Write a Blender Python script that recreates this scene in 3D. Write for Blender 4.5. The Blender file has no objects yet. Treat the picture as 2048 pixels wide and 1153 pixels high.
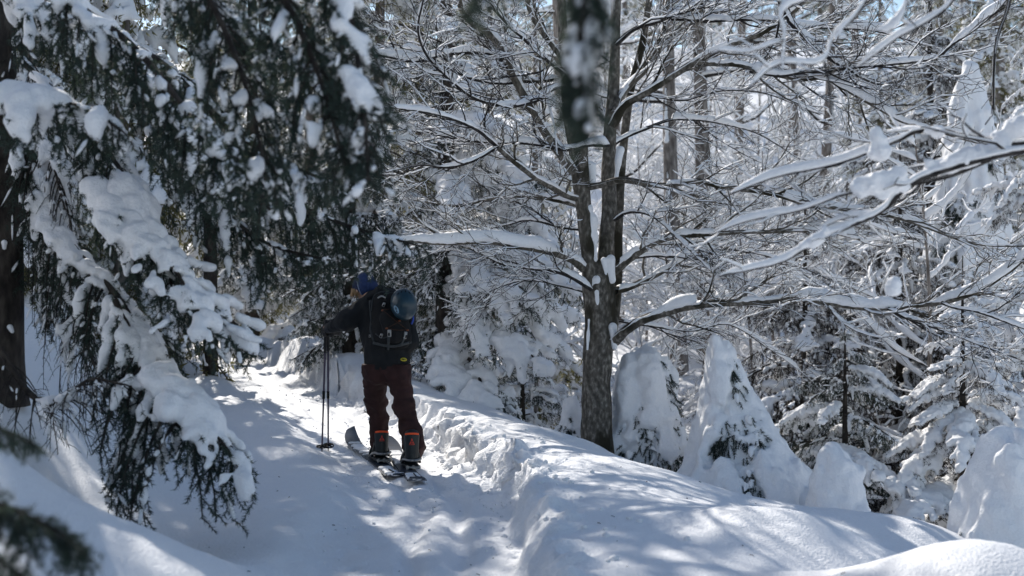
import bpy, math, random
import numpy as np
from math import radians
from mathutils import Vector, Matrix
from mathutils.bvhtree import BVHTree

S = bpy.context.scene
COL = S.collection
# ------------------------------------------------------------------ camera
CZ = 1.6
FPX = 50.0 / 36.0 * 2048.0
cam_d = bpy.data.cameras.new('camera')
cam = bpy.data.objects.new('camera', cam_d)
COL.objects.link(cam)
cam.location = (0, 0, CZ)
cam.rotation_euler = (radians(90), 0, 0)
cam_d.lens = 50
cam_d.sensor_width = 36
cam_d.clip_end = 1000
cam_d.dof.use_dof = True
cam_d.dof.focus_distance = 12.6
cam_d.dof.aperture_fstop = 2.2
S.camera = cam
# ------------------------------------------------------------------ light
SUN_AZ = radians(-24)          # left of the view direction (+Y)
SUN_EL = radians(36)
world = bpy.data.worlds.new('World')
S.world = world
world.use_nodes = True
nt = world.node_tree
bg = nt.nodes['Background']
sky = nt.nodes.new('ShaderNodeTexSky')
sky.sky_type = 'NISHITA'
sky.sun_disc = False
sky.sun_elevation = SUN_EL
sky.sun_rotation = SUN_AZ
sky.dust_density = 0.3
hs = nt.nodes.new('ShaderNodeHueSaturation')
hs.inputs['Saturation'].default_value = 1.0
nt.links.new(sky.outputs[0], hs.inputs['Color'])
nt.links.new(hs.outputs[0], bg.inputs[0])
bg.inputs[1].default_value = 0.12
sun_d = bpy.data.lights.new('sun', 'SUN')
sun_d.energy = 4.9
sun_d.angle = radians(0.5)
sun_d.color = (1.0, 0.95, 0.88)
sun = bpy.data.objects.new('sun', sun_d)
COL.objects.link(sun)
to_sun = Vector((math.sin(SUN_AZ) * math.cos(SUN_EL), math.cos(SUN_AZ) * math.cos(SUN_EL), math.sin(SUN_EL)))
sun.rotation_euler = to_sun.to_track_quat('Z', 'Y').to_euler()
S.view_settings.view_transform = 'Standard'
S.view_settings.look = 'None'
S.view_settings.gamma = 1
S.view_settings.exposure = 0.2
S.view_settings.use_curve_mapping = False
S.cycles.max_bounces = 8
S.cycles.diffuse_bounces = 6
S.cycles.glossy_bounces = 2
S.cycles.transmission_bounces = 2
S.cycles.use_denoising = True
S.cycles.denoiser = 'OPENIMAGEDENOISE'
S.cycles.denoising_prefilter = 'ACCURATE'

rng = np.random.default_rng(7)
random.seed(7)


# ------------------------------------------------------------------ small maths
def P(px, py, Y):
    """point at distance Y that the photo shows at pixel px, py"""
    return np.array([(px - 1024) / FPX * Y, Y, CZ - (py - 576.5) / FPX * Y])


def hash3(i, j, k, seed):
    with np.errstate(over='ignore'):
        h = (i.astype(np.uint32) * np.uint32(374761393) + j.astype(np.uint32) * np.uint32(668265263)
             + k.astype(np.uint32) * np.uint32(2246822519) + np.uint32(seed * 7919 + 13))
        h = (h ^ (h >> np.uint32(13))) * np.uint32(1274126177)
        h = (h ^ (h >> np.uint32(16))) * np.uint32(2654435761)
        h = h ^ (h >> np.uint32(15))
    return h.astype(np.float64) / 4294967295.0 * 2 - 1


def vnoise(Pt, seed=0):
    Pt = np.asarray(Pt, float)
    i = np.floor(Pt).astype(np.int64)
    f = Pt - i
    u = f * f * f * (f * (f * 6 - 15) + 10)
    r = 0
    for dx in (0, 1):
        wx = u[..., 0] if dx else 1 - u[..., 0]
        for dy in (0, 1):
            wy = u[..., 1] if dy else 1 - u[..., 1]
            for dz in (0, 1):
                wz = u[..., 2] if dz else 1 - u[..., 2]
                r = r + wx * wy * wz * hash3(i[..., 0] + dx, i[..., 1] + dy, i[..., 2] + dz, seed)
    return r


def fbm(Pt, octs=3, seed=0):
    a, s, r = 1.0, 1.0, 0
    for o in range(octs):
        r = r + a * vnoise(Pt * s, seed + o)
        a *= .5
        s *= 2.03
    return r


def n2(x, y, sc, seed=0, octs=2):
    return fbm(np.stack([x * sc, y * sc, np.zeros_like(x) + seed * 3.7], -1), octs, seed)


def sstep(a, b, x):
    t = np.clip((x - a) / (b - a), 0, 1)
    return t * t * (3 - 2 * t)


def splus(x, k=.3):
    return k * np.logaddexp(0, x / k)


def norm(v):
    return v / np.maximum(np.linalg.norm(v, axis=-1, keepdims=True), 1e-9)


def resample(pts, n, vals=None):
    """smooth Catmull-Rom curve through pts, n points equally spaced"""
    pts = np.asarray(pts, float)
    m = len(pts)
    ext = np.vstack([2 * pts[0] - pts[1], pts, 2 * pts[-1] - pts[-2]])
    out, tv = [], []
    for i in range(m - 1):
        p0, p1, p2, p3 = ext[i:i + 4]
        t = np.linspace(0, 1, 12, endpoint=(i == m - 2))[:, None]
        out.append(.5 * (2 * p1 + (p2 - p0) * t + (2 * p0 - 5 * p1 + 4 * p2 - p3) * t ** 2 + (3 * p1 - p0 - 3 * p2 + p3) * t ** 3))
        tv.append(i + t[:, 0])
    q = np.vstack(out)
    tv = np.concatenate(tv)
    d = np.concatenate([[0], np.cumsum(np.linalg.norm(np.diff(q, axis=0), axis=1))])
    s = np.linspace(0, d[-1], n)
    r = np.stack([np.interp(s, d, q[:, k]) for k in range(q.shape[1])], -1)
    if vals is None:
        return r
    return r, np.interp(np.interp(s, d, tv), np.arange(m), np.asarray(vals, float))


# ------------------------------------------------------------------ mesh making
class MB:
    """collects triangles and quads, with a material slot per face"""
    def __init__(self):
        self.V, self.T, self.Q, self.tm, self.qm, self.n = [], [], [], [], [], 0

    def add(self, V, T=None, Q=None, mi=0):
        V = np.asarray(V, float).reshape(-1, 3)
        if T is not None and len(T):
            T = np.asarray(T).reshape(-1, 3)
            self.T.append(T + self.n)
            self.tm.append(np.full(len(T), mi))
        if Q is not None and len(Q):
            Q = np.asarray(Q).reshape(-1, 4)
            self.Q.append(Q + self.n)
            self.qm.append(np.full(len(Q), mi))
        self.V.append(V)
        self.n += len(V)
        return self

    def data(self):
        V = np.vstack(self.V) if self.V else np.zeros((0, 3))
        T = np.vstack(self.T) if self.T else np.zeros((0, 3), int)
        Q = np.vstack(self.Q) if self.Q else np.zeros((0, 4), int)
        tm = np.concatenate(self.tm) if self.tm else np.zeros(0, int)
        qm = np.concatenate(self.qm) if self.qm else np.zeros(0, int)
        return V, T, Q, tm, qm

    def merge(self, other, M=None, off=None):
        V, T, Q, tm, qm = other.data()
        if M is not None:
            V = V @ M.T
        if off is not None:
            V = V + off
        self.V.append(V)
        if len(T):
            self.T.append(T + self.n)
            self.tm.append(tm)
        if len(Q):
            self.Q.append(Q + self.n)
            self.qm.append(qm)
        self.n += len(V)

    def mesh(self, name, mats, origin=(0, 0, 0), smooth=True):
        V, T, Q, tm, qm = self.data()
        V = V - np.asarray(origin, float)
        me = bpy.data.meshes.new(name)
        me.vertices.add(len(V))
        me.vertices.foreach_set('co', V.astype(np.float32).ravel())
        nl = 3 * len(T) + 4 * len(Q)
        me.loops.add(nl)
        me.loops.foreach_set('vertex_index', np.concatenate([T.ravel(), Q.ravel()]).astype(np.int32))
        me.polygons.add(len(T) + len(Q))
        st = np.concatenate([np.arange(len(T)) * 3, 3 * len(T) + np.arange(len(Q)) * 4]).astype(np.int32)
        me.polygons.foreach_set('loop_start', st)
        me.polygons.foreach_set('material_index', np.concatenate([tm, qm]).astype(np.int32))
        me.polygons.foreach_set('use_smooth', np.full(len(st), smooth))
        for m in (mats if isinstance(mats, (list, tuple)) else [mats]):
            me.materials.append(m)
        me.update(calc_edges=True)
        me.validate()
        return me


def obj(name, me, parent=None, loc=None):
    o = bpy.data.objects.new(name, me)
    COL.objects.link(o)
    if parent is not None:
        o.parent = parent
    if loc is not None:
        o.location = loc
    if name in ('snow', 'snow_dab', 'crown', 'limbs', 'snow_patch', 'boughs', 'hair'):
        o['kind'] = 'stuff'
    return o


def tag(o, label=None, cat=None, group=None, kind=None):
    for k, v in (('label', label), ('category', cat), ('group', group), ('kind', kind)):
        if v:
            o[k] = v
    return o


def thing(name, label, cat, loc, group=None):
    o = bpy.data.objects.new(name, None)
    COL.objects.link(o)
    o.location = [float(v) for v in loc]
    o.empty_display_size = .1
    return tag(o, label, cat, group)


def frames(pts):
    """tangent, side, up for polylines (M,K,3): up leans to world up"""
    t = norm(np.gradient(pts, axis=1))
    z = np.array([0, 0, 1.0])
    side = np.cross(t, z)
    l = np.linalg.norm(side, axis=-1, keepdims=True)
    side = np.where(l < .08, np.array([.93, -.35, 0]), side / np.maximum(l, 1e-6))
    up = norm(np.cross(side, t))
    return t, side, up


def tubes(mb, pts, rad, sides=5, mi=0, cap=True):
    pts = np.asarray(pts, float)
    if pts.ndim == 2:
        pts = pts[None]
    rad = np.broadcast_to(np.asarray(rad, float), pts.shape[:2])
    M, K, _ = pts.shape
    t = norm(np.gradient(pts, axis=1))
    ref = np.where(np.abs(norm(pts[:, -1] - pts[:, 0]))[:, 2:3] > .85, np.array([[.9, -.42, 0.05]]), np.array([[0.05, .02, 1.0]]))[:, None]
    side = norm(np.cross(t, ref))
    up = np.cross(side, t)
    a = np.arange(sides) / sides * 2 * np.pi
    V = pts[:, :, None] + rad[:, :, None, None] * (np.cos(a)[None, None, :, None] * side[:, :, None] + np.sin(a)[None, None, :, None] * up[:, :, None])
    idx = np.arange(M * K * sides).reshape(M, K, sides)
    j = np.roll(idx, -1, axis=2)
    Q = np.stack([idx[:, :-1], j[:, :-1], j[:, 1:], idx[:, 1:]], -1).reshape(-1, 4)
    T = None
    if cap and sides > 3:
        e = idx[:, -1]
        T = np.stack([np.stack([e[:, 0], e[:, i], e[:, i + 1]], -1) for i in range(1, sides - 1)], 1).reshape(-1, 3)
    mb.add(V.reshape(-1, 3), T, Q, mi)


PROF7 = np.array([(-.80, -.04), (-1.10, .32), (-.72, .82), (0, 1.0), (.72, .82), (1.10, .32), (.80, -.04)])
PROF5 = np.array([(-.85, -.05), (-.95, .5), (0, 1.0), (.95, .5), (.85, -.05)])


def caps(mb, pts, rad, h, wide=1.2, prof=PROF7, mi=0, seed=0):
    """snow lying along the top of branches; pts (M,K,3), rad (M,K), h (M,K) height"""
    pts = np.asarray(pts, float)
    if pts.ndim == 2:
        pts, rad, h = pts[None], np.asarray(rad)[None], np.asarray(h)[None]
    M, K, _ = pts.shape
    t, side, up = frames(pts)
    z = np.array([0, 0, 1.0])
    up = norm(.65 * up + .35 * z)
    flat = np.linalg.norm(t[..., :2], axis=-1)
    h = h * (.25 + .75 * flat)
    w = np.maximum(rad * wide, .42 * h)
    n = len(prof)
    base = pts + up * (rad * .15)[..., None]
    V = base[:, :, None] + side[:, :, None] * (w[..., None] * prof[:, 0])[..., None] + up[:, :, None] * (h[..., None] * prof[:, 1])[..., None]
    idx = np.arange(M * K * n).reshape(M, K, n)
    j = np.roll(idx, -1, axis=2)
    Q = np.stack([idx[:, :-1], idx[:, 1:], j[:, 1:], j[:, :-1]], -1).reshape(-1, 4)
    mb.add(V.reshape(-1, 3), None, Q, mi)


# ------------------------------------------------------------------ smooth solids from blended round cones
def surfnet(F, org, vox):
    s = F < 0
    nx, ny, nz = F.shape
    c = sum(s[dx:nx - 1 + dx, dy:ny - 1 + dy, dz:nz - 1 + dz].astype(np.int8) for dx in (0, 1) for dy in (0, 1) for dz in (0, 1))
    act = (c > 0) & (c < 8)
    I = np.argwhere(act)
    ids = np.full(act.shape, -1, np.int64)
    ids[act] = np.arange(len(I))
    acc = np.zeros((len(I), 3))
    cnt = np.zeros(len(I))
    cor = [(0, 0, 0), (1, 0, 0), (0, 1, 0), (1, 1, 0), (0, 0, 1), (1, 0, 1), (0, 1, 1), (1, 1, 1)]
    ed = [(0, 1), (2, 3), (4, 5), (6, 7), (0, 2), (1, 3), (4, 6), (5, 7), (0, 4), (1, 5), (2, 6), (3, 7)]
    val = [F[I[:, 0] + a, I[:, 1] + b, I[:, 2] + d] for a, b, d in cor]
    for a, b in ed:
        va, vb = val[a], val[b]
        m = (va < 0) != (vb < 0)
        t = np.where(m, va / np.where(va == vb, 1, va - vb), 0)
        pa, pb = np.array(cor[a], float), np.array(cor[b], float)
        acc += np.where(m[:, None], pa + t[:, None] * (pb - pa), 0)
        cnt += m
    V = (I + acc / cnt[:, None]) * vox + org
    Q = []
    for ax in range(3):
        o1, o2 = [(1, 2), (2, 0), (0, 1)][ax]
        sl = [slice(None)] * 3
        sh = [slice(None)] * 3
        sl[ax] = slice(0, -1)
        sh[ax] = slice(1, None)
        d = s[tuple(sl)] != s[tuple(sh)]
        E = np.argwhere(d)
        ok = (E[:, o1] > 0) & (E[:, o2] > 0) & (E[:, o1] < F.shape[o1] - 1) & (E[:, o2] < F.shape[o2] - 1)
        E = E[ok]
        neg = s[E[:, 0], E[:, 1], E[:, 2]]
        def cell(a, b):
            e = E.copy()
            e[:, o1] -= a
            e[:, o2] -= b
            return ids[e[:, 0], e[:, 1], e[:, 2]]
        q = np.stack([cell(1, 1), cell(0, 1), cell(0, 0), cell(1, 0)], -1)
        q[~neg] = q[~neg][:, ::-1]
        Q.append(q)
    Q = np.vstack(Q)
    Q = Q[(Q >= 0).all(1)]
    return V, Q


def solid(prims, vox, k=.03, noise=None, cut=None):
    """prims: (p0, r0, p1, r1[, axis, squash]); noise: list of (amplitude, scale vec, seed)"""
    A = np.array([np.r_[p[0], p[1], p[2], p[3]] for p in prims], float)
    r = np.maximum(A[:, 3], A[:, 7])[:, None] + k + 2 * vox
    lo = np.minimum(A[:, :3], A[:, 4:7]) - r
    hi = np.maximum(A[:, :3], A[:, 4:7]) + r
    org = lo.min(0)
    dim = np.ceil((hi.max(0) - org) / vox).astype(int) + 2
    F = np.full(dim, .5 * k + vox * 3, np.float32)
    for n, p in enumerate(prims):
        i0 = np.maximum(np.floor((lo[n] - org) / vox).astype(int), 0)
        i1 = np.minimum(np.ceil((hi[n] - org) / vox).astype(int) + 1, dim)
        g = np.stack(np.meshgrid(*[np.arange(i0[a], i1[a]) * vox + org[a] for a in range(3)], indexing='ij'), -1)
        a, ra, b, rb = np.asarray(p[0], float), p[1], np.asarray(p[2], float), p[3]
        if len(p) > 4:
            ax = np.asarray(p[4], float)
            ax = ax / np.linalg.norm(ax)
            g = g + ((g - a) @ ax)[..., None] * ax * (p[5] - 1)
        ab = b - a
        L = ab @ ab
        t = np.clip(((g - a) @ ab) / L, 0, 1) if L > 1e-12 else np.zeros(g.shape[:3])
        d = np.linalg.norm(g - a - t[..., None] * ab, axis=-1) - (ra + (rb - ra) * t)
        sl = tuple(slice(i0[q], i1[q]) for q in range(3))
        f = F[sl]
        h = np.clip(.5 + .5 * (f - d) / k, 0, 1)
        F[sl] = f * (1 - h) + d * h - k * h * (1 - h)
    if noise:
        near = np.argwhere(np.abs(F) < max(.12, k))
        pp = near * vox + org
        add = np.zeros(len(pp))
        for amp, sc, seed in noise:
            add += amp * vnoise(pp * np.asarray(sc, float), seed)
        F[near[:, 0], near[:, 1], near[:, 2]] += add
    if cut is not None:
        g = np.stack(np.meshgrid(*[np.arange(dim[a]) * vox + org[a] for a in range(3)], indexing='ij'), -1)
        F = np.maximum(F, cut(g))
    F[0], F[-1] = 1, 1
    F[:, 0], F[:, -1] = 1, 1
    F[:, :, 0], F[:, :, -1] = 1, 1
    return surfnet(F, org, vox)


# ------------------------------------------------------------------ materials
def material(name):
    m = bpy.data.materials.new(name)
    m.use_nodes = True
    return m, m.node_tree, m.node_tree.nodes['Principled BSDF']


def ramp(nt, pos_cols):
    r = nt.nodes.new('ShaderNodeValToRGB')
    el = r.color_ramp.elements
    while len(el) < len(pos_cols):
        el.new(.5)
    for e, (p, c) in zip(el, pos_cols):
        e.position = p
        e.color = (*c, 1)
    return r


def noise_node(nt, scale, detail=3, vec=None, coord='Object', stretch=None):
    n = nt.nodes.new('ShaderNodeTexNoise')
    n.inputs['Scale'].default_value = scale
    n.inputs['Detail'].default_value = detail
    tc = nt.nodes.new('ShaderNodeTexCoord')
    if stretch:
        mp = nt.nodes.new('ShaderNodeMapping')
        mp.inputs['Scale'].default_value = stretch
        nt.links.new(tc.outputs[coord], mp.inputs[0])
        nt.links.new(mp.outputs[0], n.inputs['Vector'])
    else:
        nt.links.new(tc.outputs[coord], n.inputs['Vector'])
    return n


def bump(nt, bsdf, src, strength, dist):
    b = nt.nodes.new('ShaderNodeBump')
    b.inputs['Strength'].default_value = strength
    b.inputs['Distance'].default_value = dist
    nt.links.new(src, b.inputs['Height'])
    nt.links.new(b.outputs[0], bsdf.inputs['Normal'])
    return b


def snow_material(name, col, scale, strength, dist):
    m, nt, b = material(name)
    n = noise_node(nt, scale, 4)
    r = ramp(nt, [(.3, tuple(c * .94 for c in col)), (.7, col)])
    nt.links.new(n.outputs[0], r.inputs[0])
    nt.links.new(r.outputs[0], b.inputs['Base Color'])
    b.inputs['Roughness'].default_value = .62
    b.inputs['Specular IOR Level'].default_value = .25
    bump(nt, b, n.outputs[0], strength, dist)
    return m


M_SNOW = snow_material('ground_snow', (.88, .885, .895), 60, .85, .014)
M_SNOWB = snow_material('branch_snow', (.90, .90, .905), 62, .75, .012)


def needle_material(name, c1, c2, ct, tr):
    m, nt, b = material(name)
    oi = nt.nodes.new('ShaderNodeObjectInfo')
    n = noise_node(nt, 9, 2)
    ad = nt.nodes.new('ShaderNodeMath')
    ad.operation = 'MULTIPLY_ADD'
    ad.inputs[1].default_value = .35
    nt.links.new(oi.outputs['Random'], ad.inputs[0])
    nt.links.new(n.outputs[0], ad.inputs[2])
    r = ramp(nt, [(.4, c1), (.95, c2)])
    nt.links.new(ad.outputs[0], r.inputs[0])
    nt.links.new(r.outputs[0], b.inputs['Base Color'])
    b.inputs['Roughness'].default_value = .6
    b.inputs['Specular IOR Level'].default_value = .2
    t = nt.nodes.new('ShaderNodeBsdfTranslucent')
    t.inputs[0].default_value = (*ct, 1)
    mx = nt.nodes.new('ShaderNodeMixShader')
    mx.inputs[0].default_value = tr
    nt.links.new(b.outputs[0], mx.inputs[1])
    nt.links.new(t.outputs[0], mx.inputs[2])
    nt.links.new(mx.outputs[0], nt.nodes['Material Output'].inputs[0])
    return m


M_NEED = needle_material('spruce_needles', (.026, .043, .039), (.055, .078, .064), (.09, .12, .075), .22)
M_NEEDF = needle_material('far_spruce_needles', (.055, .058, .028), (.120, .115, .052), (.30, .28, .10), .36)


def bark_material(name, dark, mid, light, scale, stretch=(1, 1, .35), bstr=.6, bd=.02, moss=None):
    m, nt, b = material(name)
    n = noise_node(nt, scale, 6, stretch=stretch)
    r = ramp(nt, [(.35, dark), (.52, mid), (.70, light)])
    nt.links.new(n.outputs[0], r.inputs[0])
    col = r.outputs[0]
    if moss:
        n2_ = noise_node(nt, 3.2, 4, stretch=(1, 1, .5))
        rr = ramp(nt, [(.50, (0, 0, 0)), (.60, (1, 1, 1))])
        nt.links.new(n2_.outputs[0], rr.inputs[0])
        mx = nt.nodes.new('ShaderNodeMixRGB')
        mx.inputs[2].default_value = (*moss, 1)
        nt.links.new(rr.outputs[0], mx.inputs[0])
        nt.links.new(col, mx.inputs[1])
        col = mx.outputs[0]
    nt.links.new(col, b.inputs['Base Color'])
    b.inputs['Roughness'].default_value = .85
    b.inputs['Specular IOR Level'].default_value = .2
    bump(nt, b, n.outputs[0], bstr, bd)
    return m


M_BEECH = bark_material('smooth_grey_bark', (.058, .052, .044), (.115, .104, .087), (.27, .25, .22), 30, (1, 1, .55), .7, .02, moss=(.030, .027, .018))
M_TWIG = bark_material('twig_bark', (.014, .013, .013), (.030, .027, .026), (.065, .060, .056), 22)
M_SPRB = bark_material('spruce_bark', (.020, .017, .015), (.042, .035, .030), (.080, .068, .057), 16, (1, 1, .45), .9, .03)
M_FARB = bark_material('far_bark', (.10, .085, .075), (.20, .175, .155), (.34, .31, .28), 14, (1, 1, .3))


def plain(name, col, rough=.6, spec=.3, nscale=None, var=.25, bstr=0, bd=.004, coat=0, stretch=None, metal=0):
    m, nt, b = material(name)
    b.inputs['Roughness'].default_value = rough
    b.inputs['Specular IOR Level'].default_value = spec
    b.inputs['Metallic'].default_value = metal
    b.inputs['Coat Weight'].default_value = coat
    n = noise_node(nt, nscale or 30, 4, stretch=stretch)
    r = ramp(nt, [(.3, tuple(c * (1 - var) for c in col)), (.7, tuple(min(1, c * (1 + var)) for c in col))])
    nt.links.new(n.outputs[0], r.inputs[0])
    nt.links.new(r.outputs[0], b.inputs['Base Color'])
    if bstr:
        bump(nt, b, n.outputs[0], bstr, bd)
    return m


# ------------------------------------------------------------------ the ground
_yy = np.linspace(-20, 60, 801)
_xr = np.interp(_yy, [-20, 0, 4, 8, 10.6, 12.5, 14, 16, 19, 22, 25, 30, 60], [.9, .5, .22, .03, .0, -.54, -.90, -1.62, -2.75, -4.1, -6.2, -11, -46])
_xr = np.convolve(np.pad(_xr, 8, mode='edge'), np.hanning(17) / np.hanning(17).sum(), 'valid')


def path_x(y):
    return np.interp(y, _yy, _xr)


def ground(x, y, fine=True):
    x = np.asarray(x, float)
    y = np.asarray(y, float)
    xr = path_x(y)
    zp = np.interp(y, [-20, 7, 12, 16, 20, 23, 30, 60], [0, 0, .06, .18, .36, .42, .6, 1.0])
    wob = n2(x, y, 1.4, 3, 3) * .10
    d = x - xr + wob * (.45 + .55 * sstep(9.8, 11, y))
    d2 = xr - .98 - x
    near = sstep(26, 20, y)
    # right bank: a broken wall, a shoulder, then the ground falls away
    wh = np.interp(y, [0, 8, 10.5, 12, 15, 18, 22], [.20, .22, .27, .30, .30, .38, .40])
    tall = sstep(-.02, .15 + .05 * sstep(10.2, 9, y), d)
    lob = fbm(np.stack([x * 5.5, y * 5.5, x * 0], -1), 3, 11)
    z = zp + wh * tall * near
    z = z + tall * (1 - sstep(.15, .6, d)) * lob * .050 * near
    z = z - np.interp(y, [0, 8, 10, 12, 14.5, 60], [.10, .18, .28, .38, .46, .46]) * splus(d - .75, .22) * sstep(60, 20, y)
    z = np.maximum(z, -1.7 + .06 * n2(x, y, .4, 5)) if z.ndim == 0 else np.logaddexp(z * 4, (-1.5 + .15 * n2(x, y, .4, 5)) * 4) / 4
    # left side: a low berm, a hollow, then a rise
    z = z + .12 * sstep(0, .45, d2) * near - .05 * sstep(.6, 1.2, d2) * near
    kr = np.interp(y, [7, 9.5, 13, 18, 25, 40], [.75, .85, .75, .45, .25, .1])
    z = z + np.minimum(kr * splus(d2 - 1.55, .18), 1.2 + .2 * splus(d2 - 3, .5))
    # bank near the camera on the left
    nb = .50 * splus(-x - .68, .18)
    z = z + nb * (1 - sstep(6.0, 8.0, y + .35 * (x + 2)))
    # drifts in the lower right corner
    def mound(cx, cy, sx, sy, h, rot=0.):
        c, s = math.cos(rot), math.sin(rot)
        u = ((x - cx) * c + (y - cy) * s) / sx
        v = (-(x - cx) * s + (y - cy) * c) / sy
        return h * np.exp(-(u * u + v * v))
    z = z + mound(2.25, 6.6, .62, .75, .42, .1) + mound(1.75, 8.5, .62, .55, .20, -.3) + mound(.62, 12.9, .5, .45, .06)
    z = z + mound(1.0, 10.6, .7, .7, .05) + mound(.85, 14.4, .42, .42, .08) + mound(3.0, 10.4, .8, .7, .25) + mound(-4.3, 13, .7, .8, .35)
    z = z - mound(2.0, 7.6, .5, .22, .10, .25)
    # far slope
    z = z + .21 * splus(y - 25 + .25 * np.clip(x, -30, 10), 3) * sstep(170, 90, y) + sstep(90, 170, y) * 22
    z = z + np.clip((np.abs(x) - 30) * .10, 0, 10)
    # relief
    far = sstep(14, 24, y)
    z = z + n2(x, y, .55, 8) * (.03 + .18 * far) * sstep(.3, 1.0, np.abs(d + .45))
    if fine:
        on = sstep(.62, .35, np.abs(d + .48)) * near
        z = z + on * (n2(x, y, 3.5, 21, 3) * .012 + n2(x, y, 12, 22, 2) * .007)
        grooves = np.exp(-((d + .34 + .03 * n2(x, y, .8, 71)) / .060) ** 4) + np.exp(-((d + .66 + .03 * n2(x, y, .8, 72)) / .060) ** 4)
        z = z - on * grooves * .034
        for k_ in range(16):
            yp_ = 6.2 + k_ * .62
            for dp_ in (.02, -.98):
                z = z - .05 * np.exp(-((x - path_x(yp_) - dp_ * .93 + .04 * math.sin(k_ * 5.1)) ** 2 + (y - yp_ - .3 * (dp_ > 0)) ** 2) / .035 ** 2)
        z = z + on * np.exp(-((d + .50) / .05) ** 2) * .012
        rim = sstep(.25, .05, np.abs(d + .12)) * sstep(9.5, 10.5, y) * near
        z = z + rim * np.maximum(0, n2(x, y, 7, 31, 3)) * .05
        berm = sstep(.5, .1, np.abs(d2 - .15)) * near
        z = z + berm * (n2(x, y, 6, 41, 3) * .016)
        z = z + (1 - on) * (n2(x, y, 2.2, 51, 3) * .010 + n2(x, y, 9, 52, 3) * .0045 - .014 * np.maximum(0, n2(x, y, 13, 53, 1) - .45) + .022 * np.maximum(0, n2(x, y, 5.5, 54, 2) - .75))
    return z


def gz(x, y):
    return float(ground(np.array([float(x)]), np.array([float(y)]))[0])


def axis_coords(lo, a, b, hi, step, g=1.07):
    c = list(np.arange(a, b, step))
    s = step
    v = c[0]
    left = []
    while v > lo:
        s *= g
        v -= s
        left.append(v)
    s = step
    v = c[-1]
    right = []
    while v < hi:
        s *= g
        v += s
        right.append(v)
    return np.array(left[::-1] + c + right)


gx = axis_coords(-260, -4.2, 3.6, 260, .028)
gy = axis_coords(-60, 5.2, 15.5, 420, .028)
X, Y = np.meshgrid(gx, gy)
Z = ground(X, Y)
# lumps on the broken wall also push sideways
dd = X - path_x(Y)
wm = np.exp(-((dd - .05) / .16) ** 2) * (.35 + .65 * sstep(9.8, 10.6, Y)) * sstep(26, 20, Y)
q = np.stack([X * 6.5, Y * 6.5, Z * 9], -1)
X2 = X + wm * (vnoise(q, 61) * .095 + vnoise(q * 2.2, 62) * .05)
Y2 = Y + wm * (vnoise(q, 63) * .06 + vnoise(q * 2.2, 64) * .03)
Z2 = Z + wm * (vnoise(q * 1.7, 65) * .06 + vnoise(q * 3.6, 66) * .022)
mb = MB()
idx = np.arange(X.size).reshape(X.shape)
mb.add(np.stack([X2, Y2, Z2], -1).reshape(-1, 3), None, np.stack([idx[:-1, :-1], idx[:-1, 1:], idx[1:, 1:], idx[1:, :-1]], -1).reshape(-1, 4))
tag(obj('snow_ground', mb.mesh('snow_ground', M_SNOW)), 'snow covered hillside with a trodden ski track and drifted banks', None, None, 'structure')

# loose clods along the foot of the broken bank
mb = MB()
ico = [(0, 0, 1), (.89, 0, .45), (.28, .85, .45), (-.72, .53, .45), (-.72, -.53, .45), (.28, -.85, .45), (.72, .53, -.45), (-.28, .85, -.45), (-.89, 0, -.45), (-.28, -.85, -.45), (.72, -.53, -.45), (0, 0, -1)]
icf = [(0, 1, 2), (0, 2, 3), (0, 3, 4), (0, 4, 5), (0, 5, 1), (1, 6, 2), (2, 7, 3), (3, 8, 4), (4, 9, 5), (5, 10, 1), (2, 6, 7), (3, 7, 8), (4, 8, 9), (5, 9, 10), (1, 10, 6), (6, 11, 7), (7, 11, 8), (8, 11, 9), (9, 11, 10), (10, 11, 6)]
ico, icf = np.array(ico), np.array(icf)
for n in range(560):
    y = rng.uniform(8.2, 19) if n % 3 else rng.uniform(10, 14)
    if n % 4 == 0:
        x = path_x(y) - 1.0 + rng.normal(0, .12)
        r = rng.uniform(.005, .012)
    else:
        x = path_x(y) - abs(rng.normal(0, .10)) - rng.choice([.0, .0, .05, .5])
        r = rng.uniform(.005, .014) * (2.2 if rng.random() < .06 else 1)
    if n < 60:
        y = rng.uniform(7.2, 13)
        x = path_x(y) + abs(rng.normal(.1, .45)) + .12
        r = rng.uniform(.008, .030)
    v = ico * (1 + rng.uniform(-.3, .3, (12, 1))) * r * np.array([1, 1, .75])
    mb.add(v + [x, y, 0.0], icf)
V = np.vstack(mb.V).reshape(-1, 12, 3)
cen = V.mean(1)
V[:, :, 2] += (ground(cen[:, 0], cen[:, 1]) + .004)[:, None]
mb.V = [V.reshape(-1, 3)]
tag(obj('snow_clods', mb.mesh('snow_clods', M_SNOW)), 'loose snow crumbs fallen along the edges of the ski track', None, None, 'stuff')


# bark flakes and bits of twig shed on the snow
mb = MB()
for n in range(80):
    y = rng.uniform(6, 14)
    x = rng.uniform(-2.6, 2.2)
    a = rng.uniform(0, 6.28)
    l = rng.uniform(.004, .013)
    c = np.array([x, y, gz(x, y) + .003])
    d = np.array([math.cos(a), math.sin(a), rng.normal(0, .2)]) * l
    tubes(mb, np.array([c - d, c + d * .2 + [0, 0, .003], c + d]), rng.uniform(.001, .0025), 4, 0)
tag(obj('twig_litter', mb.mesh('twig_litter', M_TWIG)), 'dark bits of bark and twig lying on the snow', None, None, 'stuff')


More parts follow.
